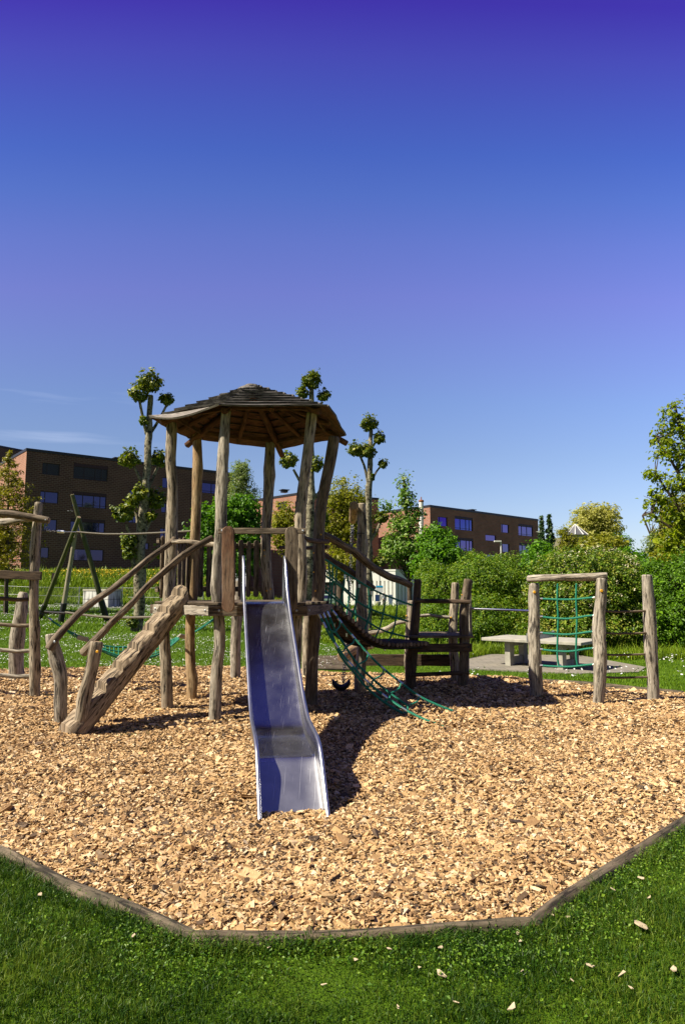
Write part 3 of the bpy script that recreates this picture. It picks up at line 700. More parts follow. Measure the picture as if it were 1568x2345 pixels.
# deck
DZ = 1.555
dk = {'A': at(362, 1365, 9.95), 'B': at(497, 1378, 8.98), 'C': at(700, 1380, 9.0), 'D': at(757, 1377, 10.2), 'F': None, 'E': None}
dk = {'A': Vector((-2.72, 9.93, DZ)), 'B': Vector((-1.70, 8.98, DZ)), 'C': Vector((-.50, 9.03, DZ)), 'D': Vector((-.17, 10.2, DZ)), 'F': Vector((-1.0, 11.45, DZ)), 'E': Vector((-2.42, 11.0, DZ))}
def clip_line(poly, y):
    xs_ = []
    n = len(poly)
    for i in range(n):
        a, b = poly[i], poly[(i + 1) % n]
        if (a.y > y) != (b.y > y): xs_.append(a.x + (b.x - a.x) * (y - a.y) / (b.y - a.y))
    return sorted(xs_)
poly = [dk[k] for k in order]
deckmb = MB(); y = 9.02
while y < 11.4:
    y1 = y + .125; s1 = clip_line(poly, y + .01); s2 = clip_line(poly, y1 - .01)
    if len(s1) == 2 and len(s2) == 2:
        x0, x1 = min(s1[0], s2[0]), max(s1[1], s2[1])
        x0, x1 = (s1[0] + s2[0]) / 2, (s1[1] + s2[1]) / 2
        board(deckmb, (x0, (y + y1) / 2, DZ - .015), (x1, (y + y1) / 2, DZ - .015), .118, .035, (0, 1, 0), wav=.02)
    y = y1
deck = ob('deck', deckmb, M['boards'], tower)
def beam(a, b, name='deck_beam', w=.13, t_=.06, mat='boards', dz=-.105, parent=None, out=0.0):
    a = Vector(a); b = Vector(b); d = (b - a).normalized(); nn = Vector((d.y, -d.x, 0)) * out
    mb = MB(); board(mb, a + Vector((0, 0, dz)) + nn, b + Vector((0, 0, dz)) + nn, w, t_, (0, 0, 1), wav=.015)
    return ob(name, mb, M[mat], parent or tower)
for k in range(6):
    a, b = dk[order[k]], dk[order[(k + 1) % 6]]; d = (b - a).normalized()
    bm_ = beam(a + d * (-.04 if k % 2 else .035), b + d * (.04 if k % 2 else -.035), mat='grey' if k in (0,) else 'boards')
    for e in (a + d * .10, b - d * .10):
        if k in (0, 1, 2):
            nn = Vector((d.y, -d.x, 0)); mb = MB(); disc(mb, e + Vector((0, 0, -.10)) + nn * .03, nn, .016, .012, 10); ob('bolt', mb, M['greyplastic'], bm_)
mb = MB(); pb = at(415, 1392, 9.6); box(mb, pb, ((.065, 0, 0), (0, .14, 0), (0, 0, .035))); blk = ob('support_block', mb, M['grey'], tower)
cap(blk, 419, 1393, 9.455, .014, 'greyplastic', 'bolt')
# panels beside the slide and the cross bar
for x0, w_, yt, yb, mt in ((523, 28, 1205, 1402, 'redboard'), (666, 29, 1206, 1400, 'boards')):
    mb = MB(); board(mb, at(x0, yb, 8.88), at(x0 - (0 if x0 < 600 else -2), yt, 8.88), w_ / F * 8.9, .045, (1, .0, 0), ends=(1, 1), ch=.012, wav=.03, res=.06)
    ob('side_panel', mb, M[mt], tower, label='red brown upright plank left of the slide' if mt == 'redboard' else None)
mb = MB(); board(mb, at(501, 1216, 8.95), at(701, 1216, 8.95), .075, .05, (0, 0, 1), wav=.02)
cb = ob('cross_bar', mb, M['boards'], tower)
for px in (509, 694): cap(cb, px, 1215.5, 8.922, .015, 'greyplastic', 'bolt')
mb = MB(); tube(mb, P_([(393, 1241), (430, 1240), (470, 1246), (505, 1246)], [9.85, 9.6, 9.35, 9.1]), .032, n=10, wob=.08, res=.08, capm=1); ob('rail', mb, [M['post'], M['end']], tower)
mb = MB(); tube(mb, P_([(694, 1232), (720, 1239), (752, 1240)], [9.3, 9.7, 10.0]), .034, n=10, wob=.1, res=.08, capm=1); ob('rail', mb, [M['dark'], M['end']], tower)
mb = MB(); tube(mb, P_([(640, 1254), (700, 1255), (752, 1252)], [11.2, 10.8, 10.3]), .03, n=10, wob=.1, res=.08, capm=1); ob('rail', mb, [M['dark'], M['end']], tower)
# balustrades: E-F at the back, A-E at the left
def balus(a, b, zt, zb, nsl, w, mt, slw=None, offs=.0):
    a = Vector(a); b = Vector(b); d = (b - a).normalized(); nn = Vector((d.y, -d.x, 0))
    mb = MB(); board(mb, a + Vector((0, 0, zt)), b + Vector((0, 0, zt)), .075, .045, (0, 0, 1), wav=.03); r1 = ob('railing', mb, M[mt], tower)
    mb = MB(); board(mb, a + Vector((0, 0, zb)), b + Vector((0, 0, zb)), .08, .045, (0, 0, 1), wav=.03); ob('lower_rail', mb, M[mt], r1)
    L = (b - a).length
    for i in range(nsl):
        p = a + d * (L * (i + .5) / nsl) + nn * .045; ww = w * random.Random(i * 7 + nsl).uniform(.75, 1.25)
        mb = MB(); board(mb, p + Vector((0, 0, zb - .13)), p + Vector((0, 0, zt + .07 + .02 * (i % 2))), ww, .028, d, ends=(1, 1), wav=.04, res=.08); ob('slat', mb, M[mt], r1)
balus((-2.33, 10.92, 0), (-1.25, 11.36, 0), 2.44, 1.73, 9, .085, 'boards')
balus((-2.70, 9.98, 0), (-2.45, 10.80, 0), 2.44, 1.73, 7, .085, 'boards')
# ===== slide =====
sl = thing('slide', 'stainless steel slide running from the tower deck down into the wood chips', 'slide', (-.7, 7.0, 0))
AX = lambda Y: -.985 + (8.7 - Y) * .187
SD = Vector((.985, .13, 0)).normalized()
Fp = [(8.97, 1.575), (8.75, 1.57), (8.62, 1.53), (8.45, 1.41), (8.2, 1.255), (7.6, .88), (7.05, .535), (6.86, .42), (6.74, .375), (6.6, .345), (6.3, .332), (6.08, .328), (6.0, .325), (5.94, .30), (5.74, .155), (5.46, -.05)]
Rp = [(8.97, 2.02), (8.88, 2.15), (8.74, 2.06), (8.50, 1.72), (8.12, 1.42), (7.51, 1.04), (6.95, .70), (6.72, .595), (6.55, .54), (6.4, .52), (6.2, .505), (6.0, .49), (5.9, .47), (5.78, .42), (5.62, .27), (5.36, .0)]
def fine(P, k=4):
    pts = catmull([Vector((a, b, 0)) for a, b in P], .06); return [(p.x, p.y) for p, _ in pts]
def resamp(P, n):
    # param by index
    out = []
    c = [Vector((a, b, 0)) for a, b in P]
    for i in range(n):
        t_ = i / (n - 1) * (len(c) - 1); j = min(int(t_), len(c) - 2); f = t_ - j
        p0 = c[max(j - 1, 0)]; p1 = c[j]; p2 = c[j + 1]; p3 = c[min(j + 2, len(c) - 1)]
        q = .5 * ((2 * p1) + (p2 - p0) * f + (2 * p0 - 5 * p1 + 4 * p2 - p3) * f * f + (3 * p1 - p0 - 3 * p2 + p3) * f ** 3); out.append((q.x, q.y))
    return out
NS = 100; Ff = resamp(Fp, NS); Rf = resamp(Rp, NS)
HWt, HWb = .262, .252
mb = MB(); ncol = 0; dist = 0
for i in range(NS):
    hw = HWt + (HWb - HWt) * i / (NS - 1); rr = .035
    y0, z0 = Ff[i]; y1, z1 = Rf[i]
    C0 = Vector((AX(y0), y0, z0)); row = []
    # left wall top .. corner .. floor .. corner .. right wall top
    def wall(s):
        top = Vector((AX(y1), y1, z1)) + SD * s * (hw + .004); bot = C0 + SD * s * hw; u = (top - bot).normalized()
        c1 = bot + u * rr; c2 = bot - SD * s * rr; mid = bot + (u - SD * s) * rr * .29
        return [top, c1, mid, c2]
    row = wall(-1) + [C0 - SD * hw * .4, C0 + SD * hw * .4] + wall(1)[::-1]
    if i: dist += (C0 - prev).length
    prev = C0
    if i == 0: ncol = len(row); D = []
    D.append(dist); mb.v.extend(row)
    # outer skin 4 mm behind
for i in range(NS - 1):
    for j in range(ncol - 1):
        a = i * ncol + j
        mb.face((a, a + ncol, a + ncol + 1, a + 1), [(j * .06, D[i]), (j * .06, D[i + 1]), (j * .06 + .06, D[i + 1]), (j * .06 + .06, D[i])])
DFOLD = min((abs(Ff[i][0] - 5.97), D[i]) for i in range(NS))[1]
t = NT('slide steel'); o = t.node('TexCoord').outputs['Object']; uv = t.node('UVMap').outputs[0]
sc1 = t.noise(t.mapping(o, (60, 5, 20), (0, 0, .12)), 1, 4, .7); sm_ = t.noise(o, 3.5, 4, .6)
vs_ = []
for rot, sx in ((.5, 7), (-.9, 6), (1.7, 8), (2.4, 5)):
    x = t.noise(t.mapping(o, (sx * 26, sx * .35, 2), (0, 0, rot)), 1, 1, .5); vs_.append(t.ramp(x, [(.74, (0, 0, 0)), (.78, (1, 1, 1))]))
scr = t.mix(1, t.mix(1, vs_[0], vs_[1], 'ADD'), t.mix(1, vs_[2], vs_[3], 'ADD'), 'ADD')
rough = t.math('ADD', t.math('MULTIPLY', sm_, .16), .17)
rough = t.math('ADD', rough, t.math('MULTIPLY', scr, .22))
col = t.mix(t.math('MULTIPLY', scr, .5), t.ramp(sm_, [(.3, (.34, .34, .35)), (.7, (.48, .48, .48))]), (.72, .72, .72))
nb_ = t.bump(t.math('ADD', sc1, t.math('MULTIPLY', scr, .8)), .07, .003)
b1_ = t.bsdf(col, rough, 1, nb_, .5); b2_ = t.bsdf(col, .45, 1, nb_, .5); ms = t.node('MixShader'); sxy = t.node('SeparateXYZ'); t.L(uv, sxy.inputs[0]); exm = t.node('MapRange'); exm.inputs[1].default_value = DFOLD - .02; exm.inputs[2].default_value = DFOLD + .05; exm.inputs[3].default_value = 0; exm.inputs[4].default_value = .36; t.L(sxy.outputs['Y'], exm.inputs[0])
t.L(t.math('ADD', t.math('ADD', t.math('MULTIPLY', sm_, .3), -.06), exm.outputs[0]), ms.inputs[0])
t.L(b1_.outputs[0], ms.inputs[1]); t.L(b2_.outputs[0], ms.inputs[2]); t.L(ms.outputs[0], t.out.inputs[0]); M['slide'] = t.m
so = ob('chute', mb, M['slide'], sl)
md = so.modifiers.new('Solid', 'SOLIDIFY'); md.thickness = .004; md.offset = -1
for s in (-1, 1):
    P = [Vector((AX(Rf[i][0]), Rf[i][0], Rf[i][1])) + SD * s * ((HWt + (HWb - HWt) * i / (NS - 1)) + .006) for i in range(NS)]
    P = [P[0] + Vector((0, .0, -.45))] + P[::2] + [P[-1]]
    mb = MB(); tube(mb, P, .017, n=12, wob=0, res=.3, rnd_end=False); ob('rim', mb, M['steel2'] if 'steel2' in M else M['steel'], sl)
# ===== log stairs =====
st = thing('log_stairs', 'notched log stair with two bent handrails climbing to the left side of the tower', 'stairs', gnd(160, 1685))
b0 = gnd(168, 1700); b0 = Vector((-3.30, 8.35, 0)); b1 = Vector((-2.28, 9.50, 1.60)); d = Vector((b1.x - b0.x, b1.y - b0.y, 0)); Lh = d.length; d.normalize(); wd = Vector((-d.y, d.x, 0)); wd = -wd
sl_ = 1.60 / Lh; RR = .166; hv = RR * math.sqrt(1 + sl_ * sl_)
nst = 7; mb = MB(); path = []; secs = []
stations = []
rgs = random.Random(4)
ss = -.12
xs_ = [i * .02 for i in range(-8, int((Lh + .1) / .02))]
lastk = None; n = 18
stp = Lh / nst
rows = []
for s_ in xs_:
    k = math.floor(s_ / stp); fr = s_ / stp - k
    tread = (k + 1) * stp * sl_ + .03 - .10 + .016 * math.sin(k * 3.1) + .02   # level of this tread
    tread += (fr - .5) * stp * sl_ * .68
    if lastk is not None and k != lastk: rows.append((s_ - .002, lasttread))
    rows.append((s_, tread)); lastk = k; lasttread = tread + .03 * 0
base = 0
for s_, tread in rows:
    cz = s_ * sl_; rv = RR * (1 + .04 * math.sin(s_ * 6) + .03 * math.sin(s_ * 17))
    for j in range(n):
        a = 2 * math.pi * j / n; x = math.cos(a) * rv * (1 + .05 * math.sin(a * 3 + s_ * 9)); z = math.sin(a) * hv
        zz = cz + z; lim = tread + hv * .40 - .015 * math.cos(a) + .006 * math.sin(s_ * 60 + a * 4)
        if zz > lim: zz = lim - abs(x) ** 2 * .8 
        mb.v.append(Vector((b0.x, b0.y, 0)) + d * s_ + wd * x + Vector((0, 0, zz - .06)))
for i in range(len(rows) - 1):
    for j in range(n):
        j2 = (j + 1) % n; a, b = i * n + j, i * n + j2
        v0, v1 = rows[i][0] * 1.6, rows[i + 1][0] * 1.6
        mb.face((a, b, b + n, a + n), [(j * .06, v0), (j * .06 + .06, v0), (j * .06 + .06, v1), (j * .06, v1)])
mb.face(list(range(n))[::-1]); mb.face([(len(rows) - 1) * n + j for j in range(n)])
ob('step_log', mb, M['step'], st)
logp('post', st, [(118, 1451), (122, 1480), (130, 1512), (139, 1550), (140, 1607), (142, 1668)], 8.85, [.070, .072, .078, .072, .075], 'grey')
p2 = logp('post', st, [(222, 1469), (217, 1500), (212, 1530), (197, 1591), (186, 1650), (177, 1684)], 8.42, [.073, .072, .075, .082, .075], 'post')
cap(p2, 223.5, 1492, 8.42 - .066, .018)
h1 = [(112, 1487), (128, 1462), (160, 1425), (200, 1387), (255, 1350), (300, 1314), (345, 1276), (385, 1248), (400, 1233)]
mb = MB(); tube(mb, P_(h1, [8.72, 8.75, 8.85, 9.0, 9.2, 9.4, 9.6, 9.8, 9.9]), [.055, .05, .045, .045, .044, .042, .04, .04], n=12, wob=.1, res=.07, capm=1, knots=8); hr = ob('handrail', mb, [M['rail'], M['end']], st)
cap(hr, 126, 1470, 8.67, .016, 'greyplastic', 'bolt')
h2 = [(190, 1496), (205, 1480), (233, 1450), (268, 1415), (300, 1384), (332, 1349), (367, 1317), (420, 1272), (470, 1240), (487, 1232)]
mb = MB(); tube(mb, P_(h2, [8.55, 8.52, 8.52, 8.55, 8.6, 8.65, 8.72, 8.82, 8.9, 8.95]), [.055, .048, .04, .045, .04, .042, .045, .035, .04], n=12, wob=.12, res=.07, capm=1, knots=10); ob('handrail', mb, [M['rail'], M['end']], st)
# ===== left climbing frame =====
lf = thing('climbing_ladders', 'weathered ladder climbing frame with top log, cut off by the left edge', 'climbing frame', gnd(60, 1597))
pm = logp('post', lf, [(90, 1150), (86, 1200), (83, 1247), (79, 1330), (78, 1400), (79, 1474), (79, 1530), (81, 1598)], 11.2, [.062, .072, .075, .075, .08, .08], 'post')
logp('post', lf, [(54, 1356), (51, 1372), (47, 1420), (40, 1474), (36, 1562)], 13.1, [.075, .10, .12, .125], 'grey')
def lg(parent, name, pts, Y, r, mat, **k):
    mb = MB(); tube(mb, P_(pts, Y), r, n=12, capm=1, res=.09, **k); return ob(name, mb, [M[mat], M['end']], parent)
tb = lg(lf, 'top_log', [(-180, 1158), (-60, 1170), (20, 1177), (70, 1184), (114, 1192)], [10.8, 10.9, 11.0, 11.05, 11.08], [.06, .058, .06, .062, .058], 'boards', wob=.08, knots=3)
cap(tb, 105, 1190.5, 11.0, .012, 'greyplastic', 'bolt')
lg(lf, 'top_log', [(-180, 1180), (-60, 1195), (10, 1195), (50, 1190), (84, 1190)], [12.4, 12, 11.7, 11.5, 11.35], [.05, .06, .07, .05, .03], 'grey', wob=.15)
mb = MB(); board(mb, at(-200, 1308, 11.1), at(95, 1319, 11.1), .135, .06, (0, 0, 1), wav=.03); ob('cross_board', mb, M['dark'], lf)
for py, r, x1, mt in ((1371, .033, 68, 'dark'), (1431, .030, 90, 'boards'), (1489, .033, 70, 'grey'), (1547, .033, 72, 'grey')):
    lg(lf, 'rung', [(-180, py - 2), (-60, py), (0, py - 1), (40, py + 2), (x1, py + 1)], 11.22, r, mt, wob=.12)
# balance ropes between the left frame and the tower
mb = MB(); tube(mb, P_([(176, 1218), (240, 1223), (320, 1222), (400, 1218), (437, 1216)], [11.2, 11.15, 11.05, 10.9, 10.8]), .014, n=8, wob=.0, res=.3); 
tag(ob('balance_rope', mb, M['hemp']), 'thin upper rope stretched from the left frame post to the tower', 'rope', 'ropes strung from the left frame to the tower')
mb = MB(); tube(mb, P_([(150, 1402), (200, 1409), (260, 1414), (343, 1413), (378, 1411)], [11.15, 11.1, 11.0, 10.8, 10.2]), .018, n=8, wob=.0, res=.2); 
tag(ob('balance_rope', mb, M['hemp']), 'thicker lower rope stretched above the hammock from the left frame to the tower', 'rope', 'ropes strung from the left frame to the tower')
def chain(mb, pts, link=.045, w=.014, r=.0035):
    path = catmull([Vector(p) for p in pts], link * .72); path = [p for p, _ in path]
    for i in range(len(path) - 1):
        a, b = path[i], path[i + 1]; T = (b - a).normalized(); c = (a + b) / 2
        s_ = Vector((0, 0, 1)) if abs(T.z) < .8 else Vector((1, 0, 0)); s_ = (s_ - T * s_.dot(T)).normalized()
        if i % 2: s_ = T.cross(s_)
        ring = [c + T * (link / 2) * math.cos(q) + s_ * w * math.sin(q) for q in [k * math.pi / 4 for k in range(8)]]
        base = len(mb.v); nn = T.cross(s_)
        for k in range(8):
            q = ring[k]; o_ = (q - c).normalized()
            for u_, v_ in ((1, 0), (0, 1), (-1, 0), (0, -1)): mb.v.append(q + o_ * r * u_ + nn * r * v_)
        for k in range(8):
            k2 = (k + 1) % 8
            for j in range(4):
                j2 = (j + 1) % 4; mb.face((base + k * 4 + j, base + k * 4 + j2, base + k2 * 4 + j2, base + k2 * 4 + j))
def ferrule(mb, a, b, r=.022):
    tube(mb, [a, b], r, n=10, wob=0, res=.05)
def fobs(parent, segs):
    for a, b, r in segs:
        mb = MB(); ferrule(mb, a, b, r); ob('ferrule', mb, M['alu'], parent)
mb = MB(); chain(mb, P_([(94, 1215), (135, 1217)], 11.2)); ob('chain', mb, M['chain'], lf)
mb = MB(); ferrule(mb, at(132, 1217, 11.2), at(148, 1218, 11.2), .025); tube(mb, P_([(146, 1218), (176, 1218)], 11.2), .006, n=6, wob=0); ob('rope_clamp', mb, M['alu'], lf)
mb = MB(); chain(mb, P_([(88, 1399), (104, 1402)], 11.2)); ferrule(mb, at(103, 1401, 11.15), at(113, 1402, 11.15), .026); tube(mb, P_([(112, 1402), (150, 1404)], 11.15), .02, n=8, wob=0); ob('rope_clamp', mb, M['black'], lf)
# ===== hammock =====
hm = thing('net_hammock', 'green rope net hammock hanging over the lawn between the left frame and the tower', 'hammock', (-4.3, 11.9, .4))
mb = MB(); chain(mb, P_([(89, 1400), (113, 1417)], 11.22)); ob('chain', mb, M['chain'], hm)
fobs(hm, [(at(112, 1416, 11.25), at(119, 1421, 11.25), .024), (at(165, 1449, 11.4), at(172, 1453, 11.4), .024)])
mb = MB(); tube(mb, P_([(117, 1420), (150, 1441), (188, 1461)], [11.25, 11.3, 11.5]), .017, n=8, wob=0); ob('suspension_rope', mb, M['rope'], hm)
mb = MB(); tube(mb, P_([(150, 1442), (172, 1458), (186, 1463)], [11.3, 11.4, 11.5]), .010, n=6, wob=0); ob('suspension_rope', mb, M['rope'], hm)
mb = MB()
tube(mb, P_([(430, 1457), (450, 1444), (488, 1418), (534, 1388)], [12.3, 12.4, 12.6, 13.1]), .012, n=6, wob=0); ob('suspension_rope', mb, M['rope'], hm); mb = MB(); tube(mb, P_([(430, 1457), (460, 1440), (488, 1421), (535, 1400)], [12.3, 12.4, 12.6, 13.1]), .012, n=6, wob=0); ob('suspension_rope', mb, M['rope'], hm)
mb = MB(); board(mb, at(178, 1459, 11.4), at(202, 1465, 11.5), .075, .05, (0, 0, 1)); ob('spreader', mb, M['concrete'], hm); mb = MB(); board(mb, at(410, 1455, 12.1), at(430, 1460, 12.3), .03, .09, (0, 1, .4)); ob('spreader', mb, M['concrete'], hm)
topc = [(202, 1466), (240, 1479), (280, 1482), (330, 1481), (370, 1476), (410, 1458)]; botc = [(202, 1468), (240, 1489), (280, 1503), (330, 1506), (370, 1495), (410, 1464)]
far = [p for p, _ in catmull(P_(topc, [11.55, 11.85, 12.0, 12.1, 12.15, 12.15]), .02)]; nearr = [p for p, _ in catmull(P_(botc, [11.5, 11.35, 11.4, 11.5, 11.7, 12.0]), .02)]
def samp(P, t_):
    x = t_ * (len(P) - 1); i = min(int(x), len(P) - 2); return P[i].lerp(P[i + 1], x - i)
mb = MB(); NR = 6
def hpt(u, v):
    a, b = samp(far, u), samp(nearr, u); p = a.lerp(b, v); return p + Vector((0, 0, -.11 * math.sin(v * math.pi) * math.sin(u * math.pi)))
for j in range(NR + 1): tube(mb, [hpt(i / 14, j / NR) for i in range(15)], .0125 if 0 < j < NR else .016, n=6, wob=0, res=.1, rnd_end=False)
for i in range(1, 22):
    tube(mb, [hpt(i / 22, j / NR) for j in range(NR + 1)], .011, n=5, wob=0, res=.12, rnd_end=False)
ob('rope_net', mb, M['rope'], hm)
fobs(hm, [(hpt(i / 22, -.02), hpt(i / 22, .03), .018) for i in range(3, 20, 3)])
# hammock posts / other posts standing behind the tower
def lone(pts, Y, r, mat, label, name='timber_post', group=None, **k):
    mb = MB(); P = P_(pts, Y); P[-1] = P[-1] + (P[-1] - P[-2]).normalized() * .15; tube(mb, P, r, n=14, wob=.08, res=.1, knots=3, capm=1, **k)
    return tag(ob(name, mb, [M[mat], M['end']]), label, 'post', group)
lone([(548, 1330), (545, 1405), (540, 1470), (538, 1560)], 13.15, [.085, .095, .10], 'grey', 'grey log post holding the right end of the green hammock, behind the tower')
lone([(704, 1400), (702, 1450), (700, 1547)], 14.0, [.07, .08], 'post', 'short pale post behind the tower, right of the slide')
# ===== plank bridge =====
br = thing('plank_bridge', 'sloping plank bridge with bent log handrails and green net from tower to low platform', 'bridge', (.5, 11.4, 0))
lg(br, 'handrail', [(739, 1224), (765, 1236), (787, 1250), (810, 1262), (835, 1284), (853, 1299), (891, 1321), (915, 1329), (940, 1341)], [10.15, 10.35, 10.5, 10.7, 10.9, 11.1, 11.4, 11.6, 11.8], [.055, .06, .06, .062, .06, .062, .058], 'rail', wob=.06, knots=3)
lg(br, 'handrail', [(722, 1262), (741, 1272), (765, 1288), (794, 1304), (818, 1320), (841, 1336), (856, 1347)], [11.2, 11.35, 11.55, 11.8, 12.0, 12.3, 12.5], [.055, .06, .055, .05, .045], 'dark', wob=.1, knots=3)
dpath = [(-.35, 10.55, 1.45), (-.12, 10.78, 1.25), (.10, 11.0, 1.04), (.32, 11.2, .90), (.60, 11.45, .84), (.9, 11.72, .83), (1.15, 11.95, .82)]
pp = catmull([Vector(p) for p in dpath], .085); acr = Vector((-.62, .78, 0)).normalized()
mb = MB()
for i, (p, _) in enumerate(pp):
    mb_ = p + Vector((0, 0, .0)); tube(mb, [p - acr * .45, p, p + acr * .45], .042, n=8, wob=.08, res=.3, capm=1)
ob('bridge_planks', mb, [M['dark'], M['boards']], br)
for s in (-1, 1):
    mb = MB(); tube(mb, [Vector(p) + acr * .32 * s - Vector((0, 0, .06)) for p in dpath], .025, n=8, wob=.03, res=.2); ob('bridge_cable', mb, M['black'], br)
H = [[(741, 1279), (790, 1311), (853, 1350), (910, 1374), (944, 1386)], [(744, 1318), (783, 1346), (816, 1376), (860, 1400), (934, 1423)], [(744, 1353), (790, 1390), (835, 1420), (880, 1445), (934, 1459)]]
mb = MB()
for h in H: tube(mb, P_(h, [10.45, 10.8, 11.2, 11.6, 11.85]), .0165, n=7, wob=0, res=.1)
for v in ([(762, 1292), (761, 1330), (758, 1375), (755, 1430)], [(789, 1312), (786, 1350), (772, 1400), (767, 1430)], [(822, 1334), (815, 1380), (805, 1415), (798, 1450)], [(850, 1350), (846, 1400), (836, 1440), (822, 1466)], [(883, 1363), (877, 1405), (868, 1440), (852, 1476)], [(910, 1374), (906, 1415), (898, 1450), (881, 1482)]):
    yy = 10.45 + (v[0][0] - 741) / 200 * 1.4; tube(mb, P_(v, [yy, yy, yy - .02, yy - .05]), .0145, n=7, wob=0, res=.1)
ob('rope_net', mb, M['rope'], br)
mb = MB()
for h in ([(738, 1300), (765, 1325), (795, 1352), (830, 1380), (850, 1392)], [(738, 1335), (765, 1362), (795, 1392), (830, 1420), (856, 1432)]): tube(mb, P_(h, [11.2, 11.6, 11.9, 12.3, 12.6]), .015, n=6, wob=0, res=.15)
for k_, x_ in enumerate((752, 772, 795, 818, 842)):
    yt_ = 1276 + (x_ - 741) * .62; yy = 11.35 + (x_ - 741) / 115 * 1.2; tube(mb, P_([(x_, yt_), (x_ + 4 * (-1) ** k_, yt_ + 55), (x_ - 3, yt_ + 105)], yy), .014, n=6, wob=0, res=.15)
ob('rope_net', mb, M['rope'], br)
mb = MB()
for px, py in ((789, 1316), (822, 1338), (850, 1354), (883, 1368), (910, 1378), (852, 1476), (881, 1482), (822, 1465), (794, 1450), (765, 1428)):
    yy = 10.45 + (px - 741) / 200 * 1.4 - .02; p = at(px, py, yy); fobs(br, [(p, p - Vector((0, 0, .055)), .02)])
mb = MB()
for px, py in ((934, 1386), (934, 1423), (930, 1459)): chain(mb, [at(px, py, 11.8), at(px + 12, py + 1, 11.9)])
ob('chain', mb, M['chain'], br)
# ===== climbing net from tower to the ground =====
def Q(x, y): return (705.6 + .2583 * x, 1274 + .2583 * y)
cn = thing('climbing_net', 'green rope climbing net sloping from the tower deck down to the wood chips at right', 'climbing net', gnd(900, 1620))
def rp(pts, Y0, Y1, r=.014):
    n = len(pts); return P_([Q(*p) for p in pts], [Y0 + (Y1 - Y0) * ((p[0] - 60) / 1300.) for p in pts])
Rr = rp([(195, 460), (235, 505), (280, 570), (340, 650), (400, 715), (525, 860), (665, 995), (815, 1115), (975, 1235), (1150, 1320), (1360, 1400)], 10.15, 9.72)
Lr = rp([(60, 455), (100, 525), (145, 610), (190, 700), (250, 790), (310, 880), (375, 955), (515, 1105), (680, 1240), (850, 1355), (1040, 1450), (1260, 1530)], 9.65, 8.75)
M1 = rp([(150, 465), (180, 515), (215, 600), (240, 670), (290, 740), (330, 800), (440, 960), (575, 1090), (725, 1215), (880, 1325)], 9.95, 9.45)
M0 = rp([(108, 458), (140, 520), (190, 640), (235, 760), (270, 850), (320, 930), (385, 1005), (515, 1160), (670, 1290), (835, 1392)], 9.8, 9.2)
mb = MB()
for P in (Rr, Lr, M1, M0): tube(mb, P, .0165, n=8, wob=0, res=.08)
for a, b, s_ in (((280, 575), (240, 665), 9.9), ((410, 725), (330, 805), 9.85), ((532, 870), (440, 960), 9.8), ((670, 1005), (575, 1092), 9.75), ((822, 1125), (725, 1215), 9.7), ((985, 1245), (880, 1325), 9.65)):
    m_ = (a[0] - 12 + 8, (a[1] * .35 + b[1] * .65)); tube(mb, P_([Q(*a), Q(a[0] * .75 + b[0] * .25 + 8, a[1] * .5 + b[1] * .5), Q(a[0] * .4 + b[0] * .6, a[1] * .2 + b[1] * .8), Q(*b)], [s_, s_ - .05, s_ - .12, s_ - .2]), .0125, n=7, wob=0, res=.06)
for a, b in (((240, 670), (190, 650)), ((330, 805), (275, 850)), ((440, 960), (385, 1005)), ((575, 1090), (515, 1160)), ((725, 1215), (690, 1285)), ((880, 1325), (860, 1390)), ((375, 955), (385, 1005)), ((515, 1110), (513, 1162)), ((680, 1245), (672, 1292)), ((850, 1360), (838, 1392))):
    tube(mb, P_([Q(*a), Q((a[0] + b[0]) / 2 + 12, (a[1] + b[1]) / 2 + 12), Q(*b)], [9.62, 9.55, 9.5]), .0125, n=7, wob=0, res=.05)
ob('rope_net', mb, M['rope'], cn)
mb = MB()
def fer(P, k, f=.5, r=.021, l=.045):
    p = P[k].lerp(P[k + 1], f) if k + 1 < len(P) else P[k]; T = (P[min(k + 1, len(P) - 1)] - P[max(k - 1, 0)]).normalized(); fobs(cn, [(p - T * l, p + T * l, r)])
for k in (1, 2, 4, 5, 6, 7, 8): fer(Rr, k, .0)
for k in (1, 2, 4, 6, 7, 8, 9): fer(Lr, k, .0)
for k in (1,): fer(M1, k, .0); fer(M0, k, .0)
fer(Rr, 10, 0, .024, .06); fer(Lr, 11, 0, .026, .06)
mb = MB(); chain(mb, [at(*Q(1370, 1404), 9.7), gnd(*Q(1510, 1450), .03)]); chain(mb, [at(*Q(1280, 1533), 8.74), gnd(*Q(1420, 1562), .02)]); ob('ground_chain', mb, M['chain'], cn)
# ===== swing =====
sw = thing('swing', 'tall log post with a short top beam and a black rubber seat on long chains', 'swing', gnd(822, 1586))
swp = logp('post', sw, [(827, 1153), (828, 1200), (828, 1267), (828, 1376), (830, 1454), (826, 1530), (822, 1587)], 11.75, [.078, .083, .088, .09, .092], 'post')
mb = MB(); sweep(mb, [(at(828, 1221, 11.75), 0), (at(828, 1223, 11.75), 1)], lambda t_, d_: [(.089 * math.cos(q), .089 * math.sin(q)) for q in [k * math.pi / 8 for k in range(16)]]); ob('metal_band', mb, M['black'], swp)
tb2 = [at(811, 1158, 11.35), at(810, 1172, 12.1), at(807, 1192, 13.0)]
mb = MB(); tube(mb, tb2, [.075, .08, .075], n=16, wob=.05, capm=1); ob('top_beam', mb, [M['postwarm'], M['end']], sw)
mb = MB(); pz = at(809, 1187, 12.2); p0 = at(787, 1563, 12.0)
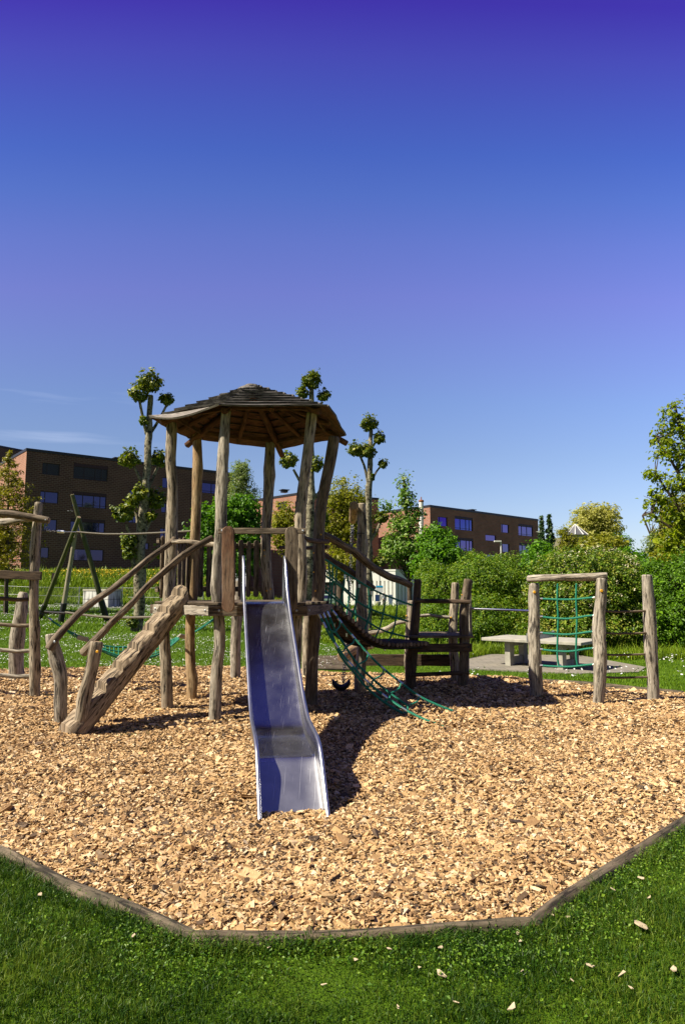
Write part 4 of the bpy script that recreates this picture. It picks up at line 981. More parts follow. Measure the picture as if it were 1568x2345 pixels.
chain(mb, [at(808.5, 1205, 12.0), at(803, 1330, 12.0), at(797, 1450, 11.7), at(787, 1562, 11.42)], .06, .018, .0045); chain(mb, [at(805, 1205, 12.3), at(800, 1330, 12.25), at(794, 1450, 11.75), at(784, 1562, 11.44)], .06, .018, .0045); ob('chain', mb, M['chain'], sw)
mb = MB(); c = at(781, 1571, 11.4); n1_ = 14
for i in range(7):   # bucket seat: sagging rubber shell
    u = -1 + 2 * i / 6
    for j in range(7):
        v = -1 + 2 * j / 6; mb.v.append(c + Vector((u * .13, v * .12, -.05 + .09 * u * u + .06 * v * v)))
for i in range(6):
    for j in range(6): a = i * 7 + j; mb.face((a, a + 7, a + 8, a + 1))
so = ob('seat', mb, M['black'], sw); md = so.modifiers.new('s', 'SOLIDIFY'); md.thickness = .03
# ===== low platform =====
lp = thing('low_platform', 'low dark timber platform on log posts at the right end of the bridge', 'platform', gnd(1000, 1584))
logp('post', lp, [(955, 1326), (954, 1360), (953, 1392), (947, 1470), (941, 1526), (939, 1585)], 11.9, [.068, .073, .08, .085, .09], 'dark')
pH = logp('post', lp, [(1041, 1334), (1040, 1370), (1038, 1420), (1037, 1467), (1040, 1520), (1042, 1572)], 12.7, [.07, .075, .08, .08], 'post')
pI = logp('post', lp, [(1070.5, 1326), (1067, 1360), (1063, 1392), (1063, 1479), (1060, 1530), (1056, 1587)], 11.85, [.073, .08, .085, .088], 'boards')
pG = logp('post', lp, [(939, 1375), (938, 1420), (937, 1470), (938, 1572)], 12.7, [.07, .075, .08], 'post')
cap(pH, 1032, 1414, 12.62, .015); cap(pI, 1057, 1362, 11.77, .012); cap(pG, 930, 1410, 12.65, .015)
mb = MB(); board(mb, at(1075, 1356, 12.0), at(1077, 1455, 12.0), .05, .05, (1, 0, 0)); ob('bracket', mb, M['grey'], lp)
lg(lp, 'rail', [(950, 1376), (1000, 1377), (1076, 1378)], 11.78, .035, 'dark', wob=.08)
lg(lp, 'rail', [(955, 1411), (985, 1408), (1000, 1411), (1032, 1414)], 12.65, .03, 'grey', wob=.12)
lg(lp, 'rung', [(940, 1545), (1000, 1543), (1074, 1541)], 11.78, .035, 'dark', wob=.08)
mb = MB()
x0, x1 = at(840, 1470, 12).x - .25, at(1078, 1470, 12).x
for i in range(8):
    y = 11.78 + i * .14; board(mb, (at(948 if i else 945, 1470, y).x - .05, y, .925), (at(1078, 1470, 12).x, y, .925), .13, .04, (0, 1, 0), wav=.02)
ob('deck', mb, M['boards'], lp)
mb = MB(); board(mb, at(944, 1484, 11.72), at(1080, 1483, 11.72), .14, .06, (0, 0, 1), wav=.02); bmm = ob('deck_beam', mb, M['dark'], lp)
cap(bmm, 958, 1484, 11.68, .016, 'black', 'bolt'); cap(bmm, 1072, 1482, 11.68, .016, 'black', 'bolt')
mb = MB(); board(mb, at(838, 1472, 12.3), at(945, 1474, 12.1), .07, .35, (0, 0, 1), wav=.03); ob('deck_extension', mb, M['dark'], lp)
mb = MB(); board(mb, at(836, 1511, 12.9), at(1036, 1512, 12.9), .21, .05, (0, 0, 1), wav=.02); ob('side_board', mb, M['dark'], lp)
# ===== right climbing frame =====
rf = thing('climbing_gym', 'silver grey log climbing frame with green rope net and rung ladder at right', 'climbing frame', gnd(1370, 1610))
pj = logp('post', rf, [(1222, 1335), (1223, 1370), (1224, 1408), (1222, 1475), (1224, 1540), (1227, 1606)], 10.9, [.08, .092, .088, .086, .092, .088], 'grey')
pk = logp('post', rf, [(1376, 1324), (1374, 1370), (1370, 1425), (1373, 1470), (1374, 1508), (1371, 1560), (1367, 1617)], 10.45, [.078, .085, .088, .09, .09, .088, .085], 'grey')
pl_ = logp('post', rf, [(1480, 1316), (1482, 1360), (1485, 1408), (1490, 1480), (1494, 1541), (1495, 1612)], 10.6, [.082, .08, .085, .09, .09, .094], 'grey')
cap(pj, 1222.6, 1356, 10.9 - .092, .024); cap(pk, 1376, 1353, 10.45 - .088, .024)
lg(rf, 'top_beam', [(1207, 1325.5), (1240, 1324.5), (1290, 1323), (1340, 1322), (1390, 1319)], [10.92, 10.8, 10.68, 10.55, 10.43], [.056, .06, .055, .06, .058], 'grey', wob=.1, knots=4)
for py, b_ in ((1400, 1477), (1450, 1482), (1499, 1485), (1551, 1486)):
    lg(rf, 'rung', [(1386, py), (1410, py + 1), (1440, py + .5), (b_, py - 1)], [10.5, 10.52, 10.55, 10.58], .016, 'boards', wob=.12)
mb = MB(); hp = lambda px: 10.85 - (px - 1222) / 152 * .42
for y0, sg in ((1371, 2), (1412, 5), (1449, 4), (1487, 5), (1524, 3)):
    tube(mb, P_([(1237, y0), (1256, y0 + sg * .5), (1275, y0 + sg * .8), (1297, y0 + sg), (1318, y0 + sg * .6), (1340, y0 - 1), (1360, y0 - 3)], [hp(x) for x in (1237, 1256, 1275, 1297, 1318, 1340, 1360)]), .0155, n=8, wob=0, res=.06)
for x0 in (1275, 1318):
    tube(mb, P_([(x0 + 1, 1336), (x0, 1372), (x0 + 2, 1413), (x0 + 1, 1450), (x0, 1490), (x0 + 1, 1510), (x0 + 4, 1526)], hp(x0)), .0155, n=8, wob=0, res=.06)
rn = ob('rope_net', mb, M['rope'], rf)
mb = MB()
for y0 in (1371, 1412, 1449, 1487, 1524):
    fobs(rn, [(at(1236, y0, hp(1237)), at(1242, y0, hp(1242)), .02), (at(1355, y0 - 2, hp(1355)), at(1361, y0 - 3, hp(1361)), .02)])
fobs(rn, [(at(1279, 1524, hp(1275)), at(1284, 1524, hp(1275)), .02), (at(1321, 1525, hp(1318)), at(1326, 1525, hp(1318)), .02)])
t = NT('polished bar'); t.bsdf((.7, .7, .7), .22, 1); M['bar'] = t.m
mb = MB(); tube(mb, P_([(1076, 1394), (1150, 1396.5), (1214, 1399)], [11.85, 11.4, 10.92]), .017, n=12, wob=0, rnd_end=False); ob('chin_up_bar', mb, M['bar'], rf)
# ===== log balance beam and stumps behind the swing =====
bl = thing('balance_log', 'fallen log balance beam resting on a stump behind the swing', 'log', gnd(790, 1530))
lg(bl, 'trunk', [(779, 1506), (795, 1496), (812, 1487), (830, 1480), (850, 1478)], [14.0, 14.2, 14.6, 15.2, 15.8], [.10, .105, .10, .09], 'postwarm', wob=.06, knots=2)
lg(bl, 'stump', [(813, 1488), (812, 1510), (811, 1545)], 14.5, [.07, .075], 'dark', wob=.06)
cl = thing('climbing_branches', 'tangle of curved logs on a short stump behind the rope bridge', 'climbing logs', gnd(800, 1510))
lg(cl, 'stump', [(798, 1395), (798, 1440), (797, 1512)], 16.5, [.09, .095], 'grey', wob=.08)
lg(cl, 'branch', [(770, 1440), (800, 1446), (850, 1448), (885, 1440), (905, 1428), (935, 1422)], [16.3, 16.4, 16.2, 16, 15.9, 15.8], [.07, .06, .055, .05, .045], 'grey', wob=.15, knots=3)
lg(cl, 'branch', [(800, 1440), (815, 1425), (830, 1412), (838, 1405)], [16.3, 16.2, 16.1, 16], [.06, .055, .05], 'postwarm', wob=.1)
lg(cl, 'branch', [(806, 1402), (822, 1397), (832, 1400)], 16.6, [.07, .06], 'boards', wob=.15)
# ===== slatted mat =====
mb = MB(); a0, a1 = gnd(726, 1531, .03), gnd(806, 1533, .03); b_0, b_1 = gnd(728, 1503, .03), gnd(800, 1503, .03)
for i in range(16):
    f_ = i / 15; board(mb, a0.lerp(b_0, f_), a1.lerp(b_1, f_), .10, .04, (0, 1, 0), wav=.03, res=.4)
tag(ob('slatted_mat', mb, M['boards']), 'grey slatted timber mat lying flat on the chips behind the tower', 'timber mat')
# ===== table tennis table =====
tt_ = thing('table_tennis_table', 'concrete table tennis table with a metal net on the paving at right', 'table tennis table', gnd(1240, 1525))
C_ = Vector((3.76, 18.8, 0)); U = Vector((.764, -.645, 0)); Vv = Vector((.645, .764, 0)); zt = .41; gz = ter(5, 18) + .03
ctr = C_ + U * 1.37 + Vv * .76
mb = MB(); box(mb, ctr + Vector((0, 0, zt - .04)), (U * 1.37, Vv * .76, Vector((0, 0, .04)))); top = ob('tabletop', mb, M['concrete'], tt_)
md = top.modifiers.new('b', 'BEVEL'); md.width = .012; md.segments = 2
for k in (-.72, .72):
    c = ctr + U * k; mb = MB(); H_ = zt - .08 - gz
    for s in (-.42, .42):
        q = c + Vv * s
        pts = [(-.11, gz), (.11, gz), (.15, zt - .08), (-.13, zt - .08)]
        base = len(mb.v)
        for w in (-.075, .075):
            for x_, z_ in pts: mb.v.append(q + Vv * (x_ * (1 if s < 0 else -1)) + U * w + Vector((0, 0, z_)))
        for f_ in ((0, 1, 2, 3), (7, 6, 5, 4), (0, 4, 5, 1), (1, 5, 6, 2), (2, 6, 7, 3), (3, 7, 4, 0)): mb.face([base + i for i in f_])
    box(mb, c + Vector((0, 0, gz + .13)), (U * .05, Vv * .34, Vector((0, 0, .09)))); box(mb, c + Vector((0, 0, zt - .15)), (U * .05, Vv * .34, Vector((0, 0, .068))))
    ob('leg_frame', mb, M['concrete'], tt_, smooth=False)
mb = MB(); box(mb, ctr + Vector((0, 0, zt + .075)), (U * .012, Vv * .80, Vector((0, 0, .07))))
for s in (-1, 1): box(mb, ctr + Vv * s * .80 + Vector((0, 0, zt + .06)), (U * .03, Vv * .02, Vector((0, 0, .11))))
ob('net', mb, M['greyplastic'], tt_, smooth=False)
# ===== leaning pole tripod =====
tp = thing('leaning_poles', 'tripod of tall leaning round poles with black sleeves on the lawn at left', 'pole tripod', gnd(150, 1425))
def pole(px0, py0, px1, py1, Yt, mat, r, sl_y):
    b = gnd(px1, py1); a = at(px0, py0, Yt); mb = MB(); tube(mb, [a, b], r, n=14, wob=.02, res=.4, capm=1); o_ = ob('pole', mb, [M[mat], M['end']], tp)
    mb = MB(); tube(mb, [a.lerp(b, sl_y), b + (b - a).normalized() * .1], [r[1] * 1.14] * 2, n=14, wob=.015, res=.3); ob('sleeve', mb, M['black'], o_)
pole(182, 1184, 91, 1418, 30.2, 'greenpole', [.09, .11], .84)
pole(177, 1200, 140, 1426, 31.0, 'palepole', [.085, .115], .80)
pole(166, 1132, 246, 1424, 30.4, 'greenpole', [.09, .125], .83)
mb = MB(); chain(mb, [at(168, 1170, 30.3), at(155, 1170, 30.3)], .12, .03, .01); ob('chain', mb, M['chain'], tp)
# ---------------- buildings ----------------
def wallpt(p0, p1, px, py):
    """ray through (px,py) meets the vertical plane through p0-p1; returns (s, z)"""
    d = ray(px, py); u = Vector((p1[0] - p0[0], p1[1] - p0[1])); L = u.length; u /= L
    den = d.x * u.y - d.y * u.x; t = (p0[0] * u.y - p0[1] * u.x) / den
    q = Vector((d.x * t - p0[0], d.y * t - p0[1])); return q.dot(u), CAMZ + d.z * t
def facade(mb, p0, p1, z0, z1, holes, dep=.22, m=0, nsign=1):
    u = Vector((p1[0] - p0[0], p1[1] - p0[1], 0)); L = u.length; u.normalize(); nn = Vector((u.y, -u.x, 0)) * nsign
    S_ = sorted(set([0, L] + [h[i] for h in holes for i in (0, 1)])); Z_ = sorted(set([z0, z1] + [h[i] for h in holes for i in (2, 3)]))
    P = lambda s, z, o=0: Vector((p0[0], p0[1], 0)) + u * s + Vector((0, 0, z)) - nn * o
    for i in range(len(S_) - 1):
        for j in range(len(Z_) - 1):
            cs, cz = (S_[i] + S_[i + 1]) / 2, (Z_[j] + Z_[j + 1]) / 2
            if any(h[0] < cs < h[1] and h[2] < cz < h[3] for h in holes): continue
            b = len(mb.v); q = [(S_[i], Z_[j]), (S_[i + 1], Z_[j]), (S_[i + 1], Z_[j + 1]), (S_[i], Z_[j + 1])]
            for a in q: mb.v.append(P(*a))
            mb.face((b, b + 1, b + 2, b + 3), q, m)
    for h in holes:
        c = [(h[0], h[2]), (h[1], h[2]), (h[1], h[3]), (h[0], h[3])]
        for k in range(4):
            a, e = c[k], c[(k + 1) % 4]; b = len(mb.v); mb.v.extend([P(*a), P(*e), P(*e, dep), P(*a, dep)]); mb.face((b, b + 3, b + 2, b + 1), [a, (a[0], a[1] + dep), (e[0], e[1] + dep), e], m)
    return P, u, nn
def window(parent, P, u, nn, h, panes, header=False, blind=False, rail=False):
    s0, s1, z0, z1 = h; dep = .14; w = .07
    c = lambda s, z, o: P(s, z, o)
    mb = MB(); up = Vector((0, 0, 1))
    zt = z1 - (.36 if header else 0)
    def bar(a0, a1, b0, b1, o0=dep, th=.05): box(mb, c((a0 + a1) / 2, (b0 + b1) / 2, o0), (u * abs(a1 - a0) / 2, nn * th, up * abs(b1 - b0) / 2))
    bar(s0, s1, z0, z0 + w); bar(s0, s1, zt - w, zt); bar(s0, s0 + w, z0 + w, zt - w); bar(s1 - w, s1, z0 + w, zt - w)
    for f in panes: x = s0 + (s1 - s0) * f; bar(x - w / 2, x + w / 2, z0 + w, zt - w)
    if rail: bar(s0 + w, s1 - w, z0 + .28, z0 + .33, dep - .03, .02)
    f = ob('window', mb, M['winframe'], parent, smooth=False)
    mb = MB(); box(mb, c((s0 + s1) / 2, (z0 + zt) / 2, dep + .02), (u * ((s1 - s0) / 2 - .01), nn * .012, up * ((zt - z0) / 2 - .01))); ob('pane', mb, M['glass'] if not blind else M['blind'], f, smooth=False)
    if header:
        mb = MB(); box(mb, c((s0 + s1) / 2, z1 - .18, dep - .07), (u * ((s1 - s0) / 2 - .01), nn * .05, up * .178)); ob('shutter_box', mb, M['header'], f, smooth=False)
    if blind:
        mb = MB(); z = z0 + .12
        while z < zt - .1: box(mb, c((s0 + s1) / 2, z, dep - .02), (u * ((s1 - s0) / 2 - w), nn * .02, up * .02)); z += .11
        ob('blind', mb, M['blind'], f, smooth=False)
def building(name, label, corner, right, left, ztop, zbase, wins, lwins, mat_d, mat_l, vents=()):
    b = thing(name, label, 'building', (corner[0], corner[1], zbase))
    mb = MB(); holes = []
    for (x0, x1, yt, yb, pn, hd, bl, rl) in wins:
        a = wallpt(corner, right, x0, yt); c = wallpt(corner, right, x1, yt); d = wallpt(corner, right, x0, yb); holes.append((a[0], c[0], d[1], a[1]))
    P, u, nn = facade(mb, corner, right, zbase, ztop, holes, m=0)
    lh = []
    for (x0, x1, yt, yb, pn, hd, bl, rl) in lwins:
        a = wallpt(left, corner, x0, yt); c = wallpt(left, corner, x1, yt); d = wallpt(left, corner, x0, yb); lh.append((a[0], c[0], d[1], a[1]))
    P2, u2, nn2 = facade(mb, left, corner, zbase, ztop, lh, m=1)
    # back faces
    far = (right[0] + left[0] - corner[0], right[1] + left[1] - corner[1])
    facade(mb, right, far, zbase, ztop, [], m=0); facade(mb, far, left, zbase, ztop, [], m=0)
    ob('wall', mb, [mat_d, mat_l], b, smooth=False)
    mb = MB(); k = len(mb.v)
    cen = Vector(((corner[0] + far[0]) / 2, (corner[1] + far[1]) / 2, 0))
    ux = (Vector((right[0], right[1], 0)) - Vector((corner[0], corner[1], 0))); uy = (Vector((left[0], left[1], 0)) - Vector((corner[0], corner[1], 0)))
    box(mb, cen + Vector((0, 0, ztop + .1)), (ux * .5 + ux.normalized() * .06, uy * .5 + uy.normalized() * .06, Vector((0, 0, .16)))); rf_ = ob('roof', mb, M['roofcap'], b, smooth=False)
    for px in vents:
        s, z = wallpt(corner, right, px, 1180); q = P(s, ztop + .3, 1.0)
        mb = MB(); box(mb, q, (u * .4, nn * .4, Vector((0, 0, .15)))); box(mb, q + Vector((0, 0, .22)), (u * .6, nn * .6, Vector((0, 0, .05)))); ob('roof_vent', mb, M['roofcap'], rf_, smooth=False)
    for h, wi in zip(holes, wins): window(b, P, u, nn, h, *wi[4:])
    for h, wi in zip(lh, lwins): window(b, P2, u2, nn2, h, *wi[4:])
    return b
M['bricka'] = brick('shade darkened brown brick', (.140, .065, .045), (.095, .045, .034), (.20, .13, .10))  # brick for faces turned from the sun, shade put into its colour
M['brickb'] = brick('sun brightened red brick', (.42, .165, .10), (.35, .13, .08), (.36, .26, .2))  # brick for the sunny faces, sunlight put into its colour
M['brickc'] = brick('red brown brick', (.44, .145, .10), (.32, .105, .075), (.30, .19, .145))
C1 = lambda x, y: (x / 3, 980 + y / 3)
def w1(x0, x1, y0, y1, pn=(), hd=False, bl=False, rl=False): return (x0 / 3, x1 / 3, 980 + y0 / 3, 980 + y1 / 3, pn, hd, bl, rl)
T3 = (.31, .63, .82)
SC = 1.13
def hz(px, py, Y): return at(px, py, Y)
cz = 78.0; ca = at(62, 1031, cz); rb = at(533, 1087, cz * 84 / 69.)
zt = ca.z
# right end distance chosen so that the roof line falls as photographed
yy = cz
for _ in range(40):
    rb = at(533, 1087, yy); yy *= 1 + (zt - rb.z) / zt * .8
dirw = Vector((rb.x - ca.x, rb.y - ca.y)).normalized(); perp = Vector((-dirw.y, dirw.x))
le = (ca.x + perp.x * 16, ca.y + perp.y * 16)
LB = building('brick_apartment_building', 'large shade darkened brown brick apartment building with blue windows behind the left lawn', (ca.x, ca.y), (rb.x, rb.y), le, zt, .3,
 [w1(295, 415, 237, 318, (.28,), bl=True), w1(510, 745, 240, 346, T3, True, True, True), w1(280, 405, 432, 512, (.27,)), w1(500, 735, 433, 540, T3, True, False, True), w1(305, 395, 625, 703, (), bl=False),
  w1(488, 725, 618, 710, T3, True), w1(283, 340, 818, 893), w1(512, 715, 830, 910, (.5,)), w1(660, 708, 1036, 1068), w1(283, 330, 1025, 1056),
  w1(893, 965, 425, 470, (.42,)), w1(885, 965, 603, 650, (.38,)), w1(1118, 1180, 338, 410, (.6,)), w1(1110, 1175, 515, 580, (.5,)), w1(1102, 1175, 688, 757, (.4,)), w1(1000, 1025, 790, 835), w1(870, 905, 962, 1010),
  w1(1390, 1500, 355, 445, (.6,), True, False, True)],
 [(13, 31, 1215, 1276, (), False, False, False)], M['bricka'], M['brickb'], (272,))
# block behind at far left
a = at(-60, 1012, 108); b = at(66, 1034, 108)
yy = 108
for _ in range(40):
    b = at(72, 1037, yy); yy *= 1 + (a.z - b.z) / a.z * .8
dv = Vector((b.x - a.x, b.y - a.y)).normalized(); pv = Vector((-dv.y, dv.x))
building('brick_apartment_building', 'shade darkened brick block rising behind the roof of the large left building', (a.x, a.y), (b.x, b.y), (a.x + pv.x * 12, a.y + pv.y * 12), a.z, .3, [], [], M['bricka'], M['brickb'])
# middle building
cz = 98.; ca2 = at(690, 1131, cz); yy = 110
for _ in range(60):
    rb2 = at(866, 1144, yy); yy *= 1 + (ca2.z - rb2.z) / ca2.z * .6
yy = 105
for _ in range(60):
    le2 = at(573, 1149, yy); yy *= 1 + (ca2.z - le2.z) / ca2.z * .6
building('brick_apartment_building', 'pinkish brick building seen between the tower posts, hidden by trees', (ca2.x, ca2.y), (rb2.x, rb2.y), (le2.x, le2.y), ca2.z, -.3, [(820, 838, 1180, 1200, (), False, False, False), (726, 745, 1285, 1305, (), False, False, False)],
 [(636, 657, 1151, 1168, (.5,), False, True, False), (636, 650, 1201, 1215, (), False, True, False)], M['brickc'], M['brickb'], (657,))
# right building
cz = 101.; ca3 = at(984, 1160, cz); yy = 115
for _ in range(60):
    rb3 = at(1231, 1192, yy); yy *= 1 + (ca3.z - rb3.z) / ca3.z * .6
yy = 110
for _ in range(60):
    le3 = at(853, 1178, yy); yy *= 1 + (ca3.z - le3.z) / ca3.z * .6
def w3(x0, x1, y0, y1, pn=(), hd=False, bl=False, rl=False): return (914.6 + x0 / 4, 914.6 + x1 / 4, 1078 + y0 / 4, 1078 + y1 / 4, pn, hd, bl, rl)
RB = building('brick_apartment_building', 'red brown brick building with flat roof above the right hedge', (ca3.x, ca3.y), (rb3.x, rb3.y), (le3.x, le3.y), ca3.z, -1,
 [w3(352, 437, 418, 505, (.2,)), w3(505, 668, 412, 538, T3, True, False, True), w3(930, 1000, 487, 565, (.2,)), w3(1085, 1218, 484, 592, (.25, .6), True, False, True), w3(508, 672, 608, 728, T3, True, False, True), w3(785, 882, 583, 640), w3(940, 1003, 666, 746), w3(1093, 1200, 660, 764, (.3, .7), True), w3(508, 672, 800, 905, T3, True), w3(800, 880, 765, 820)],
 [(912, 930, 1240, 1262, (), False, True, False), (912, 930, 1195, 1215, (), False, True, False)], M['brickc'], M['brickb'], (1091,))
# white chimney flue behind it
fl = thing('metal_flue', 'thin white metal flue with rusty cap standing above the right brick building', 'chimney', (at(964, 1160, 96).x, 96, -.5))
mb = MB(); tube(mb, [at(964, 1330, 96), at(964, 1150, 96)], .32, n=12, wob=0, res=3); ob('pipe', mb, M['white'], fl)
M['rust'] = plain('rust', (.30, .10, .04), .8); mb = MB(); tube(mb, [at(964, 1150, 96), at(964, 1145, 96)], .38, n=12, wob=0); tube(mb, [at(964, 1146, 96), at(964, 1138, 96)], .07, n=8, wob=0); ob('cap', mb, M['rust'], fl)
# low white building with dark slots
wb = thing('white_building', 'low white building with dark vertical slots behind the rope bridge', 'building', (5, 84, -.5))
p0 = at(690, 1330, 90); p1 = at(905, 1330, 84); p2 = at(985, 1330, 92)
mb = MB(); g0 = -.5
z1_ = at(800, 1308, 86).z
slots = []
uu = Vector((p1.x - p0.x, p1.y - p0.y)); Lw = uu.length
for px in range(798, 905, 9):
    a = wallpt((p0.x, p0.y), (p1.x, p1.y), px, 1330); b = wallpt((p0.x, p0.y), (p1.x, p1.y), px + 2.6, 1376); slots.append((a[0], b[0], b[1], a[1]))
a = wallpt((p0.x, p0.y), (p1.x, p1.y), 742, 1333); b = wallpt((p0.x, p0.y), (p1.x, p1.y), 772, 1372); slots.append((a[0], b[0], b[1], a[1]))
P, u, nn = facade(mb, (p0.x, p0.y), (p1.x, p1.y), g0, z1_, slots, dep=.5)
sl2 = []
for px in range(910, 975, 8):
    a = wallpt((p1.x, p1.y), (p2.x, p2.y), px, 1332); b = wallpt((p1.x, p1.y), (p2.x, p2.y), px + 2.4, 1376); sl2.append((a[0], b[0], b[1], a[1]))
P2, u2, nn2 = facade(mb, (p1.x, p1.y), (p2.x, p2.y), g0, z1_, sl2, dep=.5)
pb = (p0.x + p2.x - p1.x, p0.y + p2.y - p1.y); facade(mb, (p2.x, p2.y), pb, g0, z1_, []); facade(mb, pb, (p0.x, p0.y), g0, z1_, [])
ob('wall', mb, M['white'], wb, smooth=False)
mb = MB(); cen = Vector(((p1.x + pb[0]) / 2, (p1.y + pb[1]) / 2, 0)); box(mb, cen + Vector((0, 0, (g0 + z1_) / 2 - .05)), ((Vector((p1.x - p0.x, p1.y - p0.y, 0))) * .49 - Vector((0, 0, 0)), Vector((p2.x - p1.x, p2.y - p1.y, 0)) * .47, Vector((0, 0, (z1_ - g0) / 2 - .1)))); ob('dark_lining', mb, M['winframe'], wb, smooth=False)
mb = MB(); box(mb, cen + Vector((0, 0, z1_ + .08)), ((Vector((p1.x - p0.x, p1.y - p0.y, 0))) * .505, Vector((p2.x - p1.x, p2.y - p1.y, 0)) * .505, Vector((0, 0, .1)))); ob('roof', mb, M['white'], wb, smooth=False)
# sign on a post in front
sg = thing('notice_sign', 'small white and blue notice sign on posts in front of the white building', 'sign', gat(874, 80))
M['signblue'] = plain('sign blue', (.02, .38, .72), .5, 0, .03); M['signwhite'] = plain('sign white', (.75, .76, .78), .5, 0, .03)
mb = MB(); box(mb, at(868.5, 1349, 80), ((.42, 0, 0), (0, .03, 0), (0, 0, .36))); ob('board', mb, M['signwhite'], sg, smooth=False)
mb = MB(); box(mb, at(868.5, 1343, 79.96), ((.42, 0, 0), (0, .01, 0), (0, 0, .10))); ob('blue_band', mb, M['signblue'], sg, smooth=False)
mb = MB(); tube(mb, [at(869, 1300, 80.1), at(869, 1390, 80.1)], .05, n=8, wob=0, res=2); ob('post', mb, M['greyplastic'], sg)
sg2 = thing('notice_sign', 'low dark blue information panel below the white notice sign', 'sign', gat(864, 79))
mb = MB(); box(mb, at(863.5, 1373, 79), ((.24, 0, 0), (0, .04, 0), (0, 0, .55))); M['navy'] = plain('navy panel', (.02, .05, .16), .4); ob('board', mb, M['navy'], sg2, smooth=False)
mb = MB(); tube(mb, [at(863.5, 1380, 79.1), at(863.5, 1392, 79.1)], .05, n=8, wob=0, res=2); ob('post', mb, M['greyplastic'], sg2)
mb = MB(); q = gat(864.5, 74); tube(mb, [q, q + Vector((0, 0, .8))], [.28, .30], n=12, wob=.0, res=.2); bn = ob('litter_bin', mb, M['concrete']); tag(bn, 'small grey litter bin in the meadow beside the information panel', 'bin')
mb = MB(); q = gat(893, 76); box(mb, q + Vector((0, 0, .75)), ((.2, 0, 0), (0, .15, 0), (0, 0, .75))); tag(ob('utility_pillar', mb, plain('blue grey metal', (.16, .22, .32), .5)), 'blue grey utility pillar right of the walking person', 'pillar')
# car glimpsed left of the bridge
cr = thing('parked_car', 'pale car partly visible beyond the meadow, right of the tower post', 'car', gat(746, 77))
g0_ = gat(744, 77); mb = MB()
prof = [(-2.1, .35), (-2.1, .75), (-1.5, .92), (-.95, 1.42), (.7, 1.45), (1.35, .95), (2.05, .8), (2.15, .4)]
def extr(mb, prof, c, hw):
    b = len(mb.v); n = len(prof)
    for s in (-1, 1):
        for x, z in prof: mb.v.append(c + Vector((x, s * hw * (1 if z < 1 else .82), z)))
    for i in range(n): j = (i + 1) % n; mb.face((b + i, b + j, b + n + j, b + n + i))
    mb.face([b + i for i in range(n)][::-1]); mb.face([b + n + i for i in range(n)])
extr(mb, prof, g0_, .85); bo = ob('body', mb, plain('pale green car paint', (.35, .5, .42), .25, .2), cr, smooth=False); md = bo.modifiers.new('b', 'BEVEL'); md.width = .08; md.segments = 3
mb = MB(); extr(mb, [(-1.35, .95), (-.9, 1.36), (.62, 1.38), (1.1, .97)], g0_, .87); ob('window', mb, M['glass'], cr, smooth=False)
for x in (-1.3, 1.35):
    for s in (-1, 1):
        mb = MB(); c = g0_ + Vector((x, s * .72, .33)); tube(mb, [c - Vector((0, .12, 0)), c + Vector((0, .12, 0))], .33, n=16, wob=0, rnd_end=False); ob('wheel', mb, M['black'], cr)
# villa with a pointed turret
vl = thing('villa', 'cream villa with a pointed turret roof peeping over the hedge', 'villa', (at(1315, 1240, 130).x, 130, -.5))
M['cream'] = plain('cream render', (.55, .50, .36), .85, 0, .08, 1); M['tile'] = plain('brown roof tiles', (.16, .08, .05), .8, 0, .3, 3, .3); M['slate'] = plain('grey slate', (.12, .12, .13), .6, 0, .2, 2)
c = at(1308, 1250, 130)
mb = MB(); box(mb, Vector((c.x, 134, c.z / 2 + .5)), ((4.2, 0, 0), (0, 4, 0), (0, 0, c.z / 2 + 1.0))); tube(mb, [at(1316, 1330, 129), at(1316, 1222, 129)], 1.7, n=12, wob=0, res=3, rnd_end=False); wl = ob('wall', mb, M['cream'], vl, smooth=False)
for px, py in ((1286, 1250), (1310, 1250), (1290, 1270), (1316, 1272)):
    mb = MB(); q = at(px, py, 127.2 if 1305 < px < 1330 else 129.9); box(mb, q, ((.45, 0, 0), (0, .06, 0), (0, 0, .8))); ob('window', mb, M['winframe'], vl, smooth=False)
mb = MB(); ap = at(1316, 1200, 129); bs = at(1316, 1226, 129)
nb = 10; b_ = len(mb.v); mb.v.append(ap)
for i in range(nb): q = 2 * math.pi * i / nb; mb.v.append(bs + Vector((2.4 * math.cos(q), 2.4 * math.sin(q), 0)))
for i in range(nb): mb.face((b_, b_ + 1 + i, b_ + 1 + (i + 1) % nb))
tr = ob('turret_roof', mb, M['slate'], vl, smooth=False)
mb = MB()
for i in range(nb): q = 2 * math.pi * i / nb; tube(mb, [ap, bs + Vector((2.44 * math.cos(q), 2.44 * math.sin(q), 0))], [.06, .14], n=6, wob=0, res=2)
ob('ridge_trim', mb, M['white'], tr)
mb = MB(); q0, q1 = at(1330, 1235, 133), at(1352, 1236, 133)
b_ = 0; ridge = at(1340, 1230, 136)
x0, x1 = q0.x - 2, q1.x + 1; z0, z1 = at(0, 1262, 131).z, at(0, 1234, 135).z
mb.v.extend([Vector((x0, 130, z0)), Vector((x1, 130, z0)), Vector((x1, 140, z0)), Vector((x0, 140, z0)), Vector((x0, 135, z1)), Vector((x1, 135, z1))])
for f_ in ((0, 1, 5, 4), (2, 3, 4, 5), (1, 2, 5), (3, 0, 4), (3, 2, 1, 0)): mb.face(f_)
ob('roof', mb, M['tile'], vl, smooth=False)
mb = MB(); box(mb, Vector(((x0 + x1) / 2, 135, z0 / 2)), (((x1 - x0) / 2 - .4, 0, 0), (0, 4.4, 0), (0, 0, z0 / 2))); ob('wing', mb, M['cream'], vl, smooth=False)
